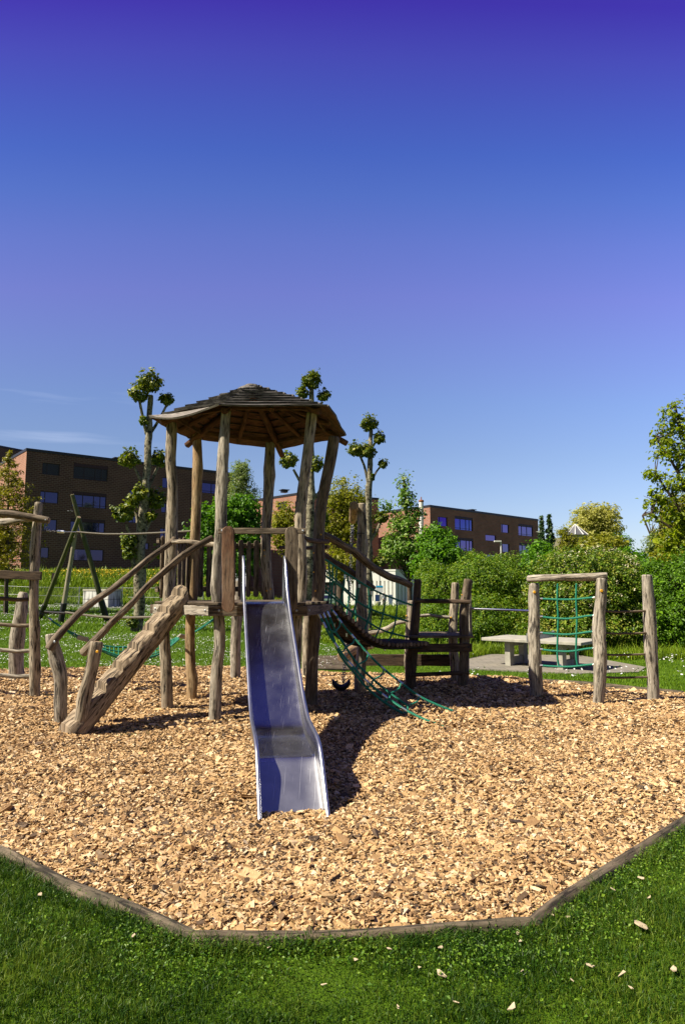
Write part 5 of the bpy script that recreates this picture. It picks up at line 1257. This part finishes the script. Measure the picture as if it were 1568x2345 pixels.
# concrete box at the path
cbx = thing('concrete_box', 'low white stained concrete box standing on the grassy bank at left', 'concrete box', gnd(235, 1392))
q = gnd(255, 1391); 
mb = MB(); aL = at(190, 1388, q.y - .0); aR = at(248, 1389, q.y - 1.5); aE = at(277, 1388, q.y + .4)
zt_ = at(215, 1349, q.y).z; zb_ = ter(q.x, q.y) - .3
def prism(mb, P4, z0, z1):
    b = len(mb.v); n = len(P4)
    for z in (z0, z1):
        for p in P4: mb.v.append(Vector((p[0], p[1], z)))
    mb.face([b + n + i for i in range(n)], [(p[0], p[1]) for p in P4])
    L = 0
    for i in range(n):
        j = (i + 1) % n; l = math.hypot(P4[j][0] - P4[i][0], P4[j][1] - P4[i][1]); mb.face((b + i, b + j, b + n + j, b + n + i), [(L, z0), (L + l, z0), (L + l, z1), (L, z1)]); L += l
aB = (aE.x + aL.x - aR.x, aE.y + aL.y - aR.y)
prism(mb, [(aL.x, aL.y), (aR.x, aR.y), (aE.x, aE.y), aB], zb_, zt_ - .12)
t = NT('stained concrete'); o = t.node('TexCoord').outputs['Object']; uvn = t.node('UVMap').outputs[0]
st1 = t.noise(t.mapping(o, (2.2, 2.2, .35)), 1.4, 4, .65); cc = t.ramp(st1, [(.38, (.13, .13, .12)), (.55, (.62, .62, .58)), (.8, (.75, .75, .71))])
wv = t.node('TexWave', wave_type='BANDS', bands_direction='Z'); wv.inputs['Scale'].default_value = .55; t.L(o, wv.inputs['Vector'])
cc = t.mix(1, cc, t.ramp(wv.outputs['Fac'], [(0, (.45, .45, .45)), (.06, (1, 1, 1))]), 'MULTIPLY'); t.bsdf(cc, .85, 0, t.bump(st1, .2), .2); M['stcon'] = t.m
ob('body', mb, M['stcon'], cbx, smooth=False)
mb = MB(); cxx = [(aL.x, aL.y), (aR.x, aR.y), (aE.x, aE.y), aB]; mx = sum(p[0] for p in cxx) / 4; my = sum(p[1] for p in cxx) / 4
prism(mb, [(mx + (p[0] - mx) * 1.03, my + (p[1] - my) * 1.03) for p in cxx], zt_ - .12, zt_); ob('lid', mb, M['concrete'], cbx, smooth=False)
# wire fence in front of the bank
fn = thing('wire_fence', 'thin wire mesh fence on grey posts along the foot of the bank', 'fence', gnd(174, 1387))
fps = [gnd(px, py) for px, py in ((-40, 1383), (66, 1385), (174, 1388), (273, 1391), (363, 1392), (460, 1395))]
for p in fps:
    mb = MB(); p = Vector((p.x, p.y + .6, ter(p.x, p.y + .6))); tube(mb, [p, p + Vector((0, 0, 1.45))], .045, n=8, wob=0, res=1); ob('post', mb, M['greyplastic'], fn)
mb = MB()
for i in range(len(fps) - 1):
    a, b = [Vector((p.x, p.y + .6, ter(p.x, p.y + .6))) for p in (fps[i], fps[i + 1])]
    for z in (.1, .7, 1.35): tube(mb, [a + Vector((0, 0, z)), b + Vector((0, 0, z))], .008, n=4, wob=0, res=8, rnd_end=False)
    L_ = (b - a).length; k = int(L_ / .18)
    for j in range(k): 
        q = a.lerp(b, j / k); q2 = a.lerp(b, min(1, (j + 7) / k)); 
        tube(mb, [q + Vector((0, 0, .1)), q2 + Vector((0, 0, 1.35))], .003, n=3, wob=0, res=8, rnd_end=False); tube(mb, [q + Vector((0, 0, 1.35)), q2 + Vector((0, 0, .1))], .003, n=3, wob=0, res=8, rnd_end=False)
ob('wire_mesh', mb, M['greyplastic'], fn)
# bollard on the bank
q = gat(128, 60); q = Vector((q.x, q.y, ter(q.x, q.y))); mb = MB(); box(mb, q + Vector((0, 0, .6)), ((.16, 0, 0), (0, .16, 0), (0, 0, .75))); tag(ob('bollard', mb, M['winframe'], smooth=False), 'dark square bollard in the tall grass between the leaning poles', 'bollard')
# street lamps
for px, pyt, Y, xo, lb in ((1146, 1241, 60, -.28, 'street lamp with a flat white head rising out of the right hedge'), (618, 1172, 66, 0, 'slim white lamp mast standing behind the tower')):
    b = gat(px, Y); sl3 = thing('street_lamp', lb, 'street lamp', b); tp_ = at(px, pyt, Y); mb = MB(); tube(mb, [b, tp_], [.09, .06], n=8, wob=0, res=2); ob('pole', mb, M['white'], sl3)
    mb = MB(); box(mb, tp_ + Vector((xo, 0, .06)), ((.30, 0, 0), (0, .15, 0), (0, 0, .06))); ob('lamp_head', mb, M['white'], sl3, smooth=False)
# ---------------- person ----------------
pg = gat(878.5, 78); pe = thing('person', 'person in a grey jacket and dark trousers walking through the far meadow', 'person', pg)
def skin(name, nodes, edges, mat, parent, off):
    me = bpy.data.meshes.new(name); me.from_pydata([tuple(n[0]) for n in nodes], edges, []); o = bpy.data.objects.new(name, me); COL.objects.link(o); o.parent = parent
    me.materials.append(mat); sk = o.modifiers.new('skin', 'SKIN'); 
    if not me.skin_vertices: me.skin_vertices.new()
    for i, n in enumerate(nodes): me.skin_vertices[0].data[i].radius = (n[1], n[1] * (n[2] if len(n) > 2 else 1)); 
    me.skin_vertices[0].data[0].use_root = True
    sb = o.modifiers.new('sub', 'SUBSURF'); sb.levels = 1; sb.render_levels = 2; return o
M['skin'] = plain('skin', (.45, .24, .16), .6, 0, .05); M['jacket'] = plain('grey jacket', (.20, .23, .28), .8); M['trousers'] = plain('dark trousers', (.05, .03, .025), .8); M['hair'] = plain('brown hair', (.07, .04, .025), .8)
body = [((0, 0, .95), .13, .8), ((0, 0, 1.15), .12, .8), ((0, 0, 1.38), .14, .75), ((0, 0, 1.48), .06), ((0, -.01, 1.56), .085), ((0, -.02, 1.66), .085), ((.18, 0, 1.40), .055), ((.25, .03, 1.15), .042), ((.24, -.06, .92), .032), ((.235, -.09, .82), .03), ((-.18, 0, 1.40), .055), ((-.25, .06, 1.15), .042), ((-.24, .14, .93), .032), ((-.235, .17, .83), .03), ((.09, 0, .88), .085), ((.10, -.12, .5), .06), ((.10, -.06, .1), .042), ((.10, -.2, .04), .035), ((-.09, 0, .88), .085), ((-.10, .1, .5), .06), ((-.10, .22, .12), .042), ((-.10, .10, .04), .035)]
ed = [(0, 1), (1, 2), (2, 3), (3, 4), (4, 5), (2, 6), (6, 7), (7, 8), (8, 9), (2, 10), (10, 11), (11, 12), (12, 13), (0, 14), (14, 15), (15, 16), (16, 17), (0, 18), (18, 19), (19, 20), (20, 21)]
skin('body', body, ed, M['skin'], pe, None)
jk = [(n[0], n[1] * 1.25) + tuple(n[2:]) for n in [body[i] for i in (0, 1, 2, 6, 7, 8, 10, 11, 12)]]
skin('jacket', jk, [(0, 1), (1, 2), (2, 3), (3, 4), (4, 5), (2, 6), (6, 7), (7, 8)], M['jacket'], pe, None)
tj = [(n[0], n[1] * 1.22) + tuple(n[2:]) for n in [body[i] for i in (0, 14, 15, 16, 18, 19, 20)]]
skin('trousers', tj, [(0, 1), (1, 2), (2, 3), (0, 4), (4, 5), (5, 6)], M['trousers'], pe, None)
skin('hair', [((0, .01, 1.69), .088), ((0, .03, 1.60), .075)], [(0, 1)], M['hair'], pe, None)
# ---------------- trees ----------------
def cluster_pts(blobs, ncl, ppc, rcl, rg, shell=.55, flat=.8):
    """blobs: (centre, (rx,ry,rz), weight). returns leaf points, outward normals, cluster centres"""
    w = np.array([b[2] for b in blobs], float); w /= w.sum(); idx = rg.choice(len(blobs), ncl, p=w)
    u = rg.normal(0, 1, (ncl, 3)); u /= np.linalg.norm(u, axis=1)[:, None]; r = (shell + (1 - shell) * rg.uniform(0, 1, ncl) ** .7) * rg.uniform(.82, 1.08, ncl)
    C = np.array([tuple(blobs[i][0]) for i in idx]); Rr = np.array([blobs[i][1] for i in idx]); CC = C + u * Rr * r[:, None]
    sz = rcl * rg.lognormal(0, .35, ncl)
    k = rg.poisson(ppc, ncl); ii = np.repeat(np.arange(ncl), k); n = len(ii)
    v = rg.normal(0, 1, (n, 3)); v /= np.linalg.norm(v, axis=1)[:, None]; rr = rg.uniform(.25, 1, n) ** .6
    P = CC[ii] + v * np.array([1, 1, flat]) * (sz[ii] * rr)[:, None]
    return P, v * .6 + u[ii] * .5, CC
def crown(parent, blobs, mat, seed, ncl, ppc, rcl, leaf, shell=.55, up=.5, asp=.6, name='crown', flat=.8):
    rg = np.random.default_rng(seed); P, N, CC = cluster_pts(blobs, ncl, ppc, rcl, rg, shell, flat)
    g_ = vter(P[:, 0], P[:, 1]) + .03; k = P[:, 2] > g_; P, N = P[k], N[k]
    V, Fc = leaves(P, leaf, rg, up, N, asp)
    return np_mesh(name, V, Fc, M[mat], parent), CC
def limbs(parent, base, forks, CC, mat, r0, rg, ntw=40, r1=.02, name='trunk', tw=.012):
    """base path list of points; forks: list of paths starting on the trunk; twigs towards cluster centres"""
    mb = MB(); L = len(base); tube(mb, base, [r0 * (1 - .55 * i / (L - 1)) for i in range(L)], n=12, wob=.08, res=.5, knots=2)
    ends = list(base[1:])
    for f in forks:
        tube(mb, f, [r0 * .45, r0 * .3, r1 * 1.5], n=8, wob=.06, res=.5); ends += list(f[1:]) + [f[0].lerp(f[1], .5)]
    if CC is not None and ntw:
        for c in CC[rg.choice(len(CC), min(ntw, len(CC)), replace=False)]:
            c = Vector(c); e = min(ends, key=lambda q: (q - c).length + (max(0, q.z - c.z) * 1.0)); m_ = e.lerp(c, .5) + Vector((rg.uniform(-.2, .2), rg.uniform(-.2, .2), rg.uniform(-.1, .3))) * (c - e).length * .3
            tube(mb, [e, m_, c], [r1, tw * 1.4, tw * .5], n=5, wob=0, res=.6, rnd_end=False)
    return ob(name, mb, M[mat], parent)
def bl(px, py, Y, rpx, rpy, w=1, ry=None):
    c = at(px, py, Y); s = Y / F; return (c, (rpx * s, (ry if ry else rpx * s), rpy * s), w * (rpx * rpy) / 1000.)
M['lf_plane'] = leafmat('plane leaves', [(.02, .045, .002), (.06, .10, .004), (.15, .19, .008), (.28, .27, .015)], .3)
M['lf_maple'] = leafmat('maple leaves', [(.025, .075, .002), (.07, .18, .003), (.15, .32, .006)], .35)
M['lf_hazel'] = leafmat('hedge leaves', [(.022, .06, .002), (.065, .14, .004), (.14, .25, .008), (.27, .34, .02)], .35)
M['lf_green'] = leafmat('bright hedge leaves', [(.03, .08, .002), (.075, .17, .004), (.17, .32, .008)], .35)
M['lf_vib'] = leafmat('viburnum leaves', [(.02, .05, .002), (.07, .135, .004), (.15, .25, .01), (.34, .34, .05)], .3)
M['lf_young'] = leafmat('young yellow green leaves', [(.10, .12, .003), (.20, .21, .006), (.32, .30, .02)], .4)
M['lf_brown'] = leafmat('haze lightened olive leaves', [(.26, .25, .04), (.40, .38, .08), (.52, .50, .16)], .4)  # lightened so that distance haze sits in the leaf colour
M['lf_birch'] = leafmat('birch leaves', [(.10, .15, .04), (.18, .24, .07), (.26, .32, .12)], .4)
M['lf_larch'] = leafmat('larch needles', [(.12, .09, .006), (.22, .19, .008), (.32, .29, .015)], .3)
M['lf_fir'] = leafmat('fir needles', [(.01, .03, .008), (.02, .055, .012), (.05, .10, .02)], .15)
M['lf_pop'] = leafmat('poplar leaves', [(.03, .08, .003), (.08, .18, .005), (.16, .30, .012), (.38, .45, .18)], .3)
M['lf_tall'] = leafmat('tall tree leaves', [(.08, .12, .002), (.18, .24, .004), (.32, .38, .01)], .5)
def tbase(px, Y): return gat(px, Y)
# pollarded plane trees
def pollard(label, Y, trunk, r, arms, knobs, seed):
    b = gat(trunk[-1][0], Y); root = thing('plane_tree', label, 'tree', b, 'pollarded plane trees')
    rg = np.random.default_rng(seed); mb = MB()
    P = [at(px, py, Y) for px, py in trunk[:-1]][::-1]; P = [b - Vector((0, 0, .2))] + P
    tube(mb, P, [x * .78 for x in r[::-1]], n=14, wob=.14, res=.2, knots=12)
    for a in arms:
        Q = [at(px, py, Y + dy) for px, py, dy in a[:-1]]; tube(mb, Q, a[-1], n=9, wob=.12, res=.25, knots=3)
    for (px, py, rr, dy) in knobs:
        c = at(px, py, Y + dy); s = rr * Y / F
        tube(mb, [c - Vector((0, 0, s * .45)), c + Vector((0, 0, s * .25))], [s * .32, s * .38], n=9, wob=.3, res=.15)
    ob('trunk', mb, M['bark'], root)
    Ps, Ns = [], []
    for (px, py, rr, dy) in knobs:
        c = np.array(at(px, py, Y + dy)); s = rr * Y / F; n = int(560 * (s / .45) ** 2) + 80
        v = rg.normal(0, 1, (n, 3)); v /= np.linalg.norm(v, axis=1)[:, None]; v[:, 2] = v[:, 2] * .9 + .12
        # lumpy outline
        lump = 1 + .22 * np.sin(v[:, 0] * 4 + px) * np.sin(v[:, 2] * 5 + py) + .12 * np.sin(v[:, 1] * 9)
        Ps.append(c + v * (s * lump * rg.uniform(.5, 1.0, n) ** .5)[:, None] * np.array([1.05, 1.05, .85])); Ns.append(v)
    for (px, py, rr, dy) in knobs:
        c = np.array(at(px, py, Y + dy)); s = rr * Y / F
        for q in range(int(3 + rr * .5)):
            v = rg.normal(0, 1, 3); v[2] = abs(v[2]) * 1.3 + .4; v /= np.linalg.norm(v); m_ = 9; tt2 = np.linspace(.8, rg.uniform(1.2, 1.65), m_)
            Ps.append(c + v * (s * tt2)[:, None] + rg.normal(0, .045, (m_, 3))); Ns.append(np.tile(v, (m_, 1)))
    V, Fc = leaves(np.concatenate(Ps), .115, rg, .25, np.concatenate(Ns), .85, .1)
    np_mesh('crown', V, Fc, M['lf_plane'], root)
    return root
pollard('tallest pollarded plane tree with leafy knobs, left of the tower roof', 26.5,
 [(345, 905), (343, 960), (341, 1000), (338, 1060), (334, 1120), (328, 1180), (322, 1250), (320, 1330), (319, 1400), (318, 1452)], [.12, .14, .17, .17, .19, .22, .26, .26, .26, .30],
 [[(336, 995, 0), (326, 950, -.2), (320, 918, -.3), [.07, .06, .05]], [(341, 1000, 0), (365, 960, .1), (383, 925, .2), [.07, .05, .05]], [(333, 1128, 0), (318, 1090, 0), (308, 1068, 0), [.08, .06, .05]], [(334, 1125, 0), (350, 1095, .2), (363, 1065, .3), [.08, .06, .05]],
  [(322, 1260, 0), (300, 1232, -.3), (290, 1200, -.4), [.09, .07, .06]], [(322, 1240, 0), (313, 1180, .3), (308, 1165, .3), [.08, .06, .05]], [(326, 1230, 0), (345, 1190, .2), (352, 1160, .2), [.09, .07, .05]], [(320, 1320, 0), (305, 1290, -.2), (298, 1262, -.2), [.08, .06, .05]], [(321, 1310, 0), (340, 1290, -.1), (362, 1268, .3), [.06, .05, .04]]],
 [(343, 880, 26, 0), (318, 905, 22, -.3), (382, 918, 15, .2), (296, 1055, 22, 0), (365, 1055, 19, .3), (325, 1135, 20, 0), (355, 1150, 22, .3), (283, 1178, 23, -.4), (304, 1150, 14, .3), (298, 1243, 17, -.2), (296, 1270, 14, -.3), (330, 966, 8, -.2), (368, 1270, 14, .3), (347, 1185, 10, 0), (304, 1428, 12, -.2)], 21)
pollard('pollarded plane tree directly behind the right edge of the tower roof', 28.5,
 [(714, 890), (713, 930), (712, 1000), (712, 1060), (712, 1130), (710, 1200), (708, 1280), (706, 1350), (704, 1440)], [.12, .14, .16, .17, .2, .22, .25, .25, .27],
 [[(710, 945, 0), (698, 925, 0), (694, 918, 0), [.06, .05, .05]], [(716, 950, 0), (733, 930, 0), (738, 920, 0), [.06, .05, .05]], [(709, 1155, 0), (690, 1110, 0), (672, 1075, 0), [.08, .06, .05]], [(712, 1150, 0), (735, 1120, 0), (742, 1075, 0), [.07, .06, .05]], [(708, 1300, 0), (735, 1260, 0), (742, 1210, 0), [.08, .06, .05]]],
 [(713, 875, 22, 0), (693, 902, 14, 0), (740, 910, 13, 0), (660, 1058, 20, 0), (722, 1068, 18, 0), (722, 862, 7, 0), (738, 1195, 14, 0), (690, 1350, 12, 0)], 22)
pollard('slender pollarded plane tree standing free right of the tower', 33.0,
 [(849, 985), (848, 1030), (846, 1090), (844, 1140), (843, 1200), (843, 1280), (842, 1360), (842, 1425)], [.12, .14, .17, .2, .22, .24, .25, .27],
 [[(843, 1110, 0), (833, 1065, 0), (822, 1040, 0), [.07, .06, .06]], [(849, 1105, 0), (862, 1080, 0), (874, 1065, 0), [.06, .05, .04]], [(849, 1030, 0), (858, 1015, 0), (864, 1008, 0), [.05, .05, .04]], [(844, 1245, 0), (862, 1215, 0), (874, 1190, 0), [.08, .07, .06]]],
 [(845, 973, 20, 0), (868, 1006, 14, 0), (815, 1033, 17, 0), (842, 1036, 19, 0), (876, 1065, 10, 0), (850, 1095, 7, 0), (873, 1187, 15, 0), (868, 1290, 12, 0), (826, 1033, 14, 0)], 23)
def tree(name, label, blobs, mat, px, Y, ncl, ppc, rcl, leaf, seed, trunk=None, bark='darkbark', r0=.2, group=None, shell=.5, up=.5, asp=.6, ntw=40, forks=None, cat='tree', flat=.8, tw=.012, r1=.02):
    b = gat(px, Y); root = thing(name, label, cat, b, group); rg = np.random.default_rng(seed)
    _, CC = crown(root, blobs, mat, seed, ncl, ppc, rcl, leaf, shell, up, asp, flat=flat)
    T = [b - Vector((0, 0, .2))] + [at(*q) for q in (trunk or [])]
    if len(T) < 2: T.append(b + Vector((0, 0, 1)))
    limbs(root, T, [[at(*q) for q in f] for f in (forks or [])], CC, bark, r0, rg, ntw, r1, 'trunk' if cat == 'tree' else 'stems', tw)
    return root
# maple behind the tower
tree('maple_tree', 'dense bright green maple just behind the tower balustrade', [bl(500, 1200, 40, 62, 58), bl(555, 1170, 40, 40, 35), bl(560, 1230, 40, 45, 60), bl(470, 1240, 40, 38, 50), bl(520, 1290, 40, 80, 35)], 'lf_maple', 520, 40, 480, 38, .42, .20, 31, [(520, 1300, 40), (515, 1200, 40)], r0=.25, shell=.4)
tree('birch_tree', 'tall feathery birch behind the tower, pale against the sky', [bl(555, 1085, 70, 24, 40), bl(545, 1130, 70, 32, 50), bl(572, 1140, 70, 22, 45), bl(540, 1085, 70, 10, 20)], 'lf_birch', 556, 70, 300, 28, .5, .17, 32, [(556, 1250, 70), (556, 1080, 70)], bark='bark', r0=.2, shell=.2, ntw=70, tw=.015)
tree('young_tree', 'loose yellow green tree to the right of the tower', [bl(790, 1140, 46, 62, 55), bl(770, 1210, 46, 50, 60), bl(815, 1200, 46, 52, 70), bl(770, 1290, 44, 30, 45), bl(815, 1290, 44, 50, 40), bl(640, 1200, 50, 22, 40)], 'lf_young', 778, 46, 620, 18, .42, .17, 33, [(778, 1330, 46), (782, 1230, 46), (785, 1130, 46)], forks=[[(780, 1300, 46), (800, 1220, 46), (815, 1150, 46)], [(780, 1280, 46), (762, 1220, 46), (755, 1160, 46)]], r0=.28, shell=.15, ntw=120, tw=.02, r1=.03)
tree('young_tree', 'small loose leafy tree behind the middle of the tower', [bl(655, 1185, 48, 34, 40), bl(640, 1225, 48, 22, 45), bl(670, 1240, 48, 30, 50)], 'lf_young', 655, 48, 220, 18, .42, .18, 34, [(655, 1330, 48), (655, 1180, 48)], r0=.15, shell=.15, ntw=50, tw=.02)
tree('poplar_tree', 'upright bright green poplar with a pointed top, right of the swing post', [bl(925, 1110, 42, 10, 30), bl(932, 1150, 42, 20, 28), bl(925, 1200, 42, 38, 30), bl(935, 1250, 42, 52, 36), bl(960, 1290, 42, 48, 36), bl(880, 1160, 42, 26, 12), bl(900, 1260, 42, 30, 40), bl(950, 1175, 42, 22, 16)], 'lf_pop', 938, 42, 430, 16, .34, .18, 35, [(936, 1330, 42), (932, 1200, 42), (924, 1095, 42)], r0=.16, shell=.25, ntw=80)
tree('green_tree', 'rounded green tree between the poplar and the right brick building', [bl(1000, 1240, 38, 42, 40), bl(1020, 1290, 36, 50, 45), bl(985, 1300, 36, 40, 50)], 'lf_maple', 1005, 38, 420, 26, .36, .18, 36, [(1005, 1330, 38), (1003, 1250, 38)], r0=.2, shell=.4)
tree('far_tree', 'broad olive tinted tree on the horizon behind the villa', [bl(1345, 1185, 150, 40, 32), bl(1385, 1180, 150, 34, 28), bl(1330, 1220, 150, 40, 32), bl(1385, 1215, 150, 40, 32), bl(1400, 1240, 150, 22, 18)], 'lf_brown', 1365, 150, 900, 20, 1.0, .42, 37, [(1365, 1260, 150), (1363, 1200, 150)], forks=[[(1365, 1260, 150), (1345, 1210, 150), (1335, 1180, 150)], [(1365, 1260, 150), (1385, 1210, 150), (1395, 1180, 150)]], r0=.7, shell=.2, ntw=140, tw=.06, r1=.09)
tree('young_tree', 'thin yellow tree in front of the cream villa', [bl(1300, 1250, 90, 28, 30), bl(1290, 1220, 90, 18, 14), bl(1325, 1250, 90, 18, 22)], 'lf_young', 1302, 90, 260, 14, .6, .22, 38, [(1302, 1320, 90), (1300, 1230, 90)], r0=.15, shell=.1, ntw=70, tw=.03)
# hedge shrubs
def shrub(label, blobs, mat, px, Y, ncl, ppc, rcl, leaf, seed, **k):
    return tree('hedge_shrub', label, blobs, mat, px, Y, ncl, ppc, rcl, leaf, seed, bark='darkbark', r0=.07, cat='shrub', group='shrubs of the hedge behind the playground', trunk=[(px, 1440, Y), (px + 3, 1340, Y)], ntw=60, up=.35, **k)
shrub('olive green hedge shrub behind the low platform', [bl(1010, 1350, 26, 55, 60), bl(1010, 1430, 25, 55, 55), bl(1060, 1330, 26, 40, 50), bl(985, 1320, 27, 35, 40)], 'lf_hazel', 1015, 26, 1150, 28, .20, .068, 41)
shrub('broad olive green hedge shrub above the chin up bar', [bl(1110, 1330, 25, 75, 58), bl(1150, 1310, 26, 55, 45), bl(1110, 1410, 24, 85, 60), bl(1180, 1370, 25, 45, 70), bl(1085, 1300, 26, 40, 35)], 'lf_hazel', 1120, 25, 1700, 28, .20, .066, 42)
shrub('bright green shrub rising behind the hedge left of the villa', [bl(1235, 1275, 32, 34, 34), bl(1225, 1310, 31, 35, 40), bl(1265, 1300, 31, 30, 36)], 'lf_maple', 1240, 32, 380, 24, .3, .14, 43)
shrub('flowering viburnum shrub with cream blossoms behind the rope net', [bl(1330, 1300, 23.5, 115, 50), bl(1290, 1370, 22.8, 95, 70), bl(1380, 1360, 22.8, 90, 80), bl(1300, 1440, 22.4, 110, 50), bl(1420, 1330, 24, 50, 70), bl(1400, 1440, 22.6, 80, 50)], 'lf_vib', 1330, 23, 2400, 26, .20, .082, 44)
shrub('yellow green shrub peeping over the viburnum', [bl(1385, 1250, 40, 50, 26), bl(1360, 1262, 40, 40, 24)], 'lf_young', 1385, 40, 260, 22, .35, .15, 45)
shrub('dark green shrub behind the viburnum near the sky gap', [bl(1418, 1252, 42, 26, 26), bl(1440, 1300, 30, 34, 40), bl(1460, 1330, 28, 30, 60)], 'lf_maple', 1430, 36, 330, 26, .34, .14, 46)
shrub('dense bright green hedge shrub at the right edge', [bl(1540, 1360, 23, 85, 90), bl(1500, 1430, 22.4, 70, 65), bl(1580, 1430, 22, 70, 75), bl(1600, 1330, 24, 70, 80), bl(1500, 1350, 23.5, 45, 60)], 'lf_green', 1530, 23, 2200, 30, .20, .078, 47)
# viburnum blossoms
rg = np.random.default_rng(9); V_ = []
vr = [o for o in COL.objects if o.get('label', '').startswith('flowering viburnum')][0]
n = 150; u = rg.normal(0, 1, (n, 3)); u /= np.linalg.norm(u, axis=1)[:, None]; u[:, 1] = -np.abs(u[:, 1]); bs = [bl(1330, 1300, 23.5, 115, 50), bl(1290, 1370, 22.8, 95, 70), bl(1380, 1360, 22.8, 90, 80), bl(1420, 1330, 24, 50, 70)]
ii = rg.integers(0, 4, n); C = np.array([tuple(bs[i][0]) for i in ii]) + u * np.array([bs[i][1] for i in ii]) * 1.04
Pq = np.repeat(C, 12, axis=0) + rg.normal(0, .035, (n * 12, 3)); V, Fc = leaves(Pq, .035, rg, .8, None, .9); M['blossom'] = plain('cream blossom', (.66, .60, .40), .7, 0, .1); np_mesh('blossoms', V, Fc, M['blossom'], vr)
# tall tree at the right
TR = [bl(1545, 960, 30, 40, 48), bl(1520, 1010, 30, 34, 20), bl(1560, 1040, 30, 60, 50), bl(1500, 985, 30, 18, 8), bl(1512, 1045, 30, 40, 18), bl(1495, 1085, 30, 30, 12), bl(1550, 1110, 30, 60, 40), bl(1510, 1150, 30, 40, 25), bl(1490, 1185, 30, 22, 18), bl(1560, 1190, 30, 55, 55), bl(1590, 1000, 30, 50, 80), bl(1600, 1120, 30, 50, 90), bl(1530, 1250, 30, 40, 35), bl(1590, 1250, 30, 50, 50)]
tree('tall_tree', 'tall airy green tree rising into the sky at the right edge', TR, 'lf_tall', 1610, 30, 470, 13, .24, .17, 51, [(1605, 1300, 30), (1600, 1150, 30), (1590, 1000, 30), (1570, 930, 30)], forks=[[(1603, 1250, 30), (1550, 1160, 30), (1500, 1085, 30)], [(1600, 1180, 30), (1550, 1080, 30), (1500, 1000, 30)], [(1595, 1050, 30), (1560, 990, 30), (1545, 930, 30)], [(1605, 1280, 30), (1550, 1220, 30), (1490, 1180, 30)]], r0=.22, shell=.05, ntw=170, r1=.03, tw=.014)
tree('bare_tree', 'bare reddish twiggy tree in front of the sky at right', [bl(1520, 1150, 48, 45, 50), bl(1505, 1210, 48, 45, 50), bl(1510, 1260, 48, 40, 40)], 'lf_brown', 1512, 48, 230, .6, .2, .12, 52, [(1512, 1320, 48), (1510, 1250, 48), (1514, 1150, 48)], forks=[[(1511, 1280, 48), (1490, 1230, 48), (1470, 1180, 48)], [(1512, 1250, 48), (1530, 1200, 48), (1545, 1140, 48)]], r0=.2, shell=.1, ntw=230, tw=.022, r1=.045)
tree('willow_tree', 'small drooping light green tree below the bare tree at right', [bl(1495, 1255, 44, 26, 40), bl(1515, 1290, 44, 30, 35)], 'lf_birch', 1498, 44, 160, 26, .3, .14, 53, [(1498, 1310, 44), (1498, 1240, 44)], r0=.12, shell=.2, ntw=30)
tree('yellow_green_tree', 'yellow green tree behind the right edge of the hedge', [bl(1560, 1180, 40, 40, 60), bl(1550, 1250, 40, 50, 60), bl(1530, 1290, 38, 40, 40)], 'lf_young', 1560, 40, 420, 22, .36, .17, 54, [(1560, 1320, 40), (1560, 1180, 40)], r0=.2, shell=.3, ntw=60)
# conifers
def conifer(name, label, px, Y, pt, pb, wpx, mat, seed, bark='darkbark', nlay=16, leaf=.12, dens=34, droop=.25, g=None, upt=.2, spread=1.0, qp=1.0, wg=.94, nbr=4):
    b = gat(px, Y); root = thing(name, label, 'tree', b, g); rg = np.random.default_rng(seed); top = at(px, pt, Y); s = Y / F
    mb = MB(); tube(mb, [b - Vector((0, 0, .2)), top], [.012 * (top.z - b.z) + .03, .02], n=8, wob=.05, res=.6)
    zb = at(px, pb, Y).z; Ps = []
    for i in range(nlay):
        f = i / (nlay - 1); z = top.z + (zb - top.z) * f ** .9; rr = wpx * s * min(1, .06 + wg * f ** .9)
        for k in range(int(nbr + nbr * f)):
            a = rg.uniform(0, 6.28); r_ = rr * rg.uniform(.65, 1.1); e = Vector((top.x + math.cos(a) * r_, top.y + math.sin(a) * r_, z - droop * r_ + upt * r_ * rg.uniform(0, .6))); st_ = Vector((top.x, top.y, z + .05 * r_))
            tube(mb, [st_, st_.lerp(e, .5) + Vector((0, 0, .04 * r_)), e], [.02 + .012 * f, .012, .006], n=4, wob=0, res=1, rnd_end=False)
            m_ = int(dens * (.4 + r_ / (wpx * s))); q = rg.uniform(.02, 1.1, m_) ** qp; base = np.array([tuple(st_.lerp(e, x)) for x in q]); Ps.append(base + rg.normal(0, 1, (m_, 3)) * np.array([.16, .16, .10]) * (r_ * .9) * (1.15 - q)[:, None] * spread + rg.normal(0, .05, (m_, 3)) * np.array([1, 1, 1.6]))
    ob('trunk', mb, M[bark], root); P = np.concatenate(Ps); P = P[P[:, 2] > vter(P[:, 0], P[:, 1]) + .1]; V, Fc = leaves(P, leaf, rg, .2, None, .28); np_mesh('crown', V, Fc, M[mat], root); return root
conifer('larch_tree', 'airy yellow green larch in front of the brick building at the left edge', 22, 38, 1040, 1300, 80, 'lf_larch', 61, nlay=24, nbr=6, leaf=.19, dens=52, droop=-.02, spread=.6, qp=.7, wg=1.9, g='larch trees at left')
conifer('larch_tree', 'second airy larch half cut off by the left edge', -12, 40, 1100, 1330, 46, 'lf_larch', 62, nlay=20, nbr=6, leaf=.19, dens=52, droop=-.02, spread=.6, qp=.7, wg=1.9, g='larch trees at left')
conifer('fir_tree', 'dark fir with a pointed top, left one of the pair right of the brick building', 1239, 95, 1186, 1290, 17, 'lf_fir', 63, nlay=15, leaf=.5, dens=110, spread=.5, qp=.6, droop=.3, g='pair of dark firs')
conifer('fir_tree', 'dark fir, taller right one of the pair beside the cream villa', 1256, 95, 1182, 1290, 19, 'lf_fir', 64, nlay=16, leaf=.5, dens=120, spread=.5, qp=.6, droop=.3, g='pair of dark firs')
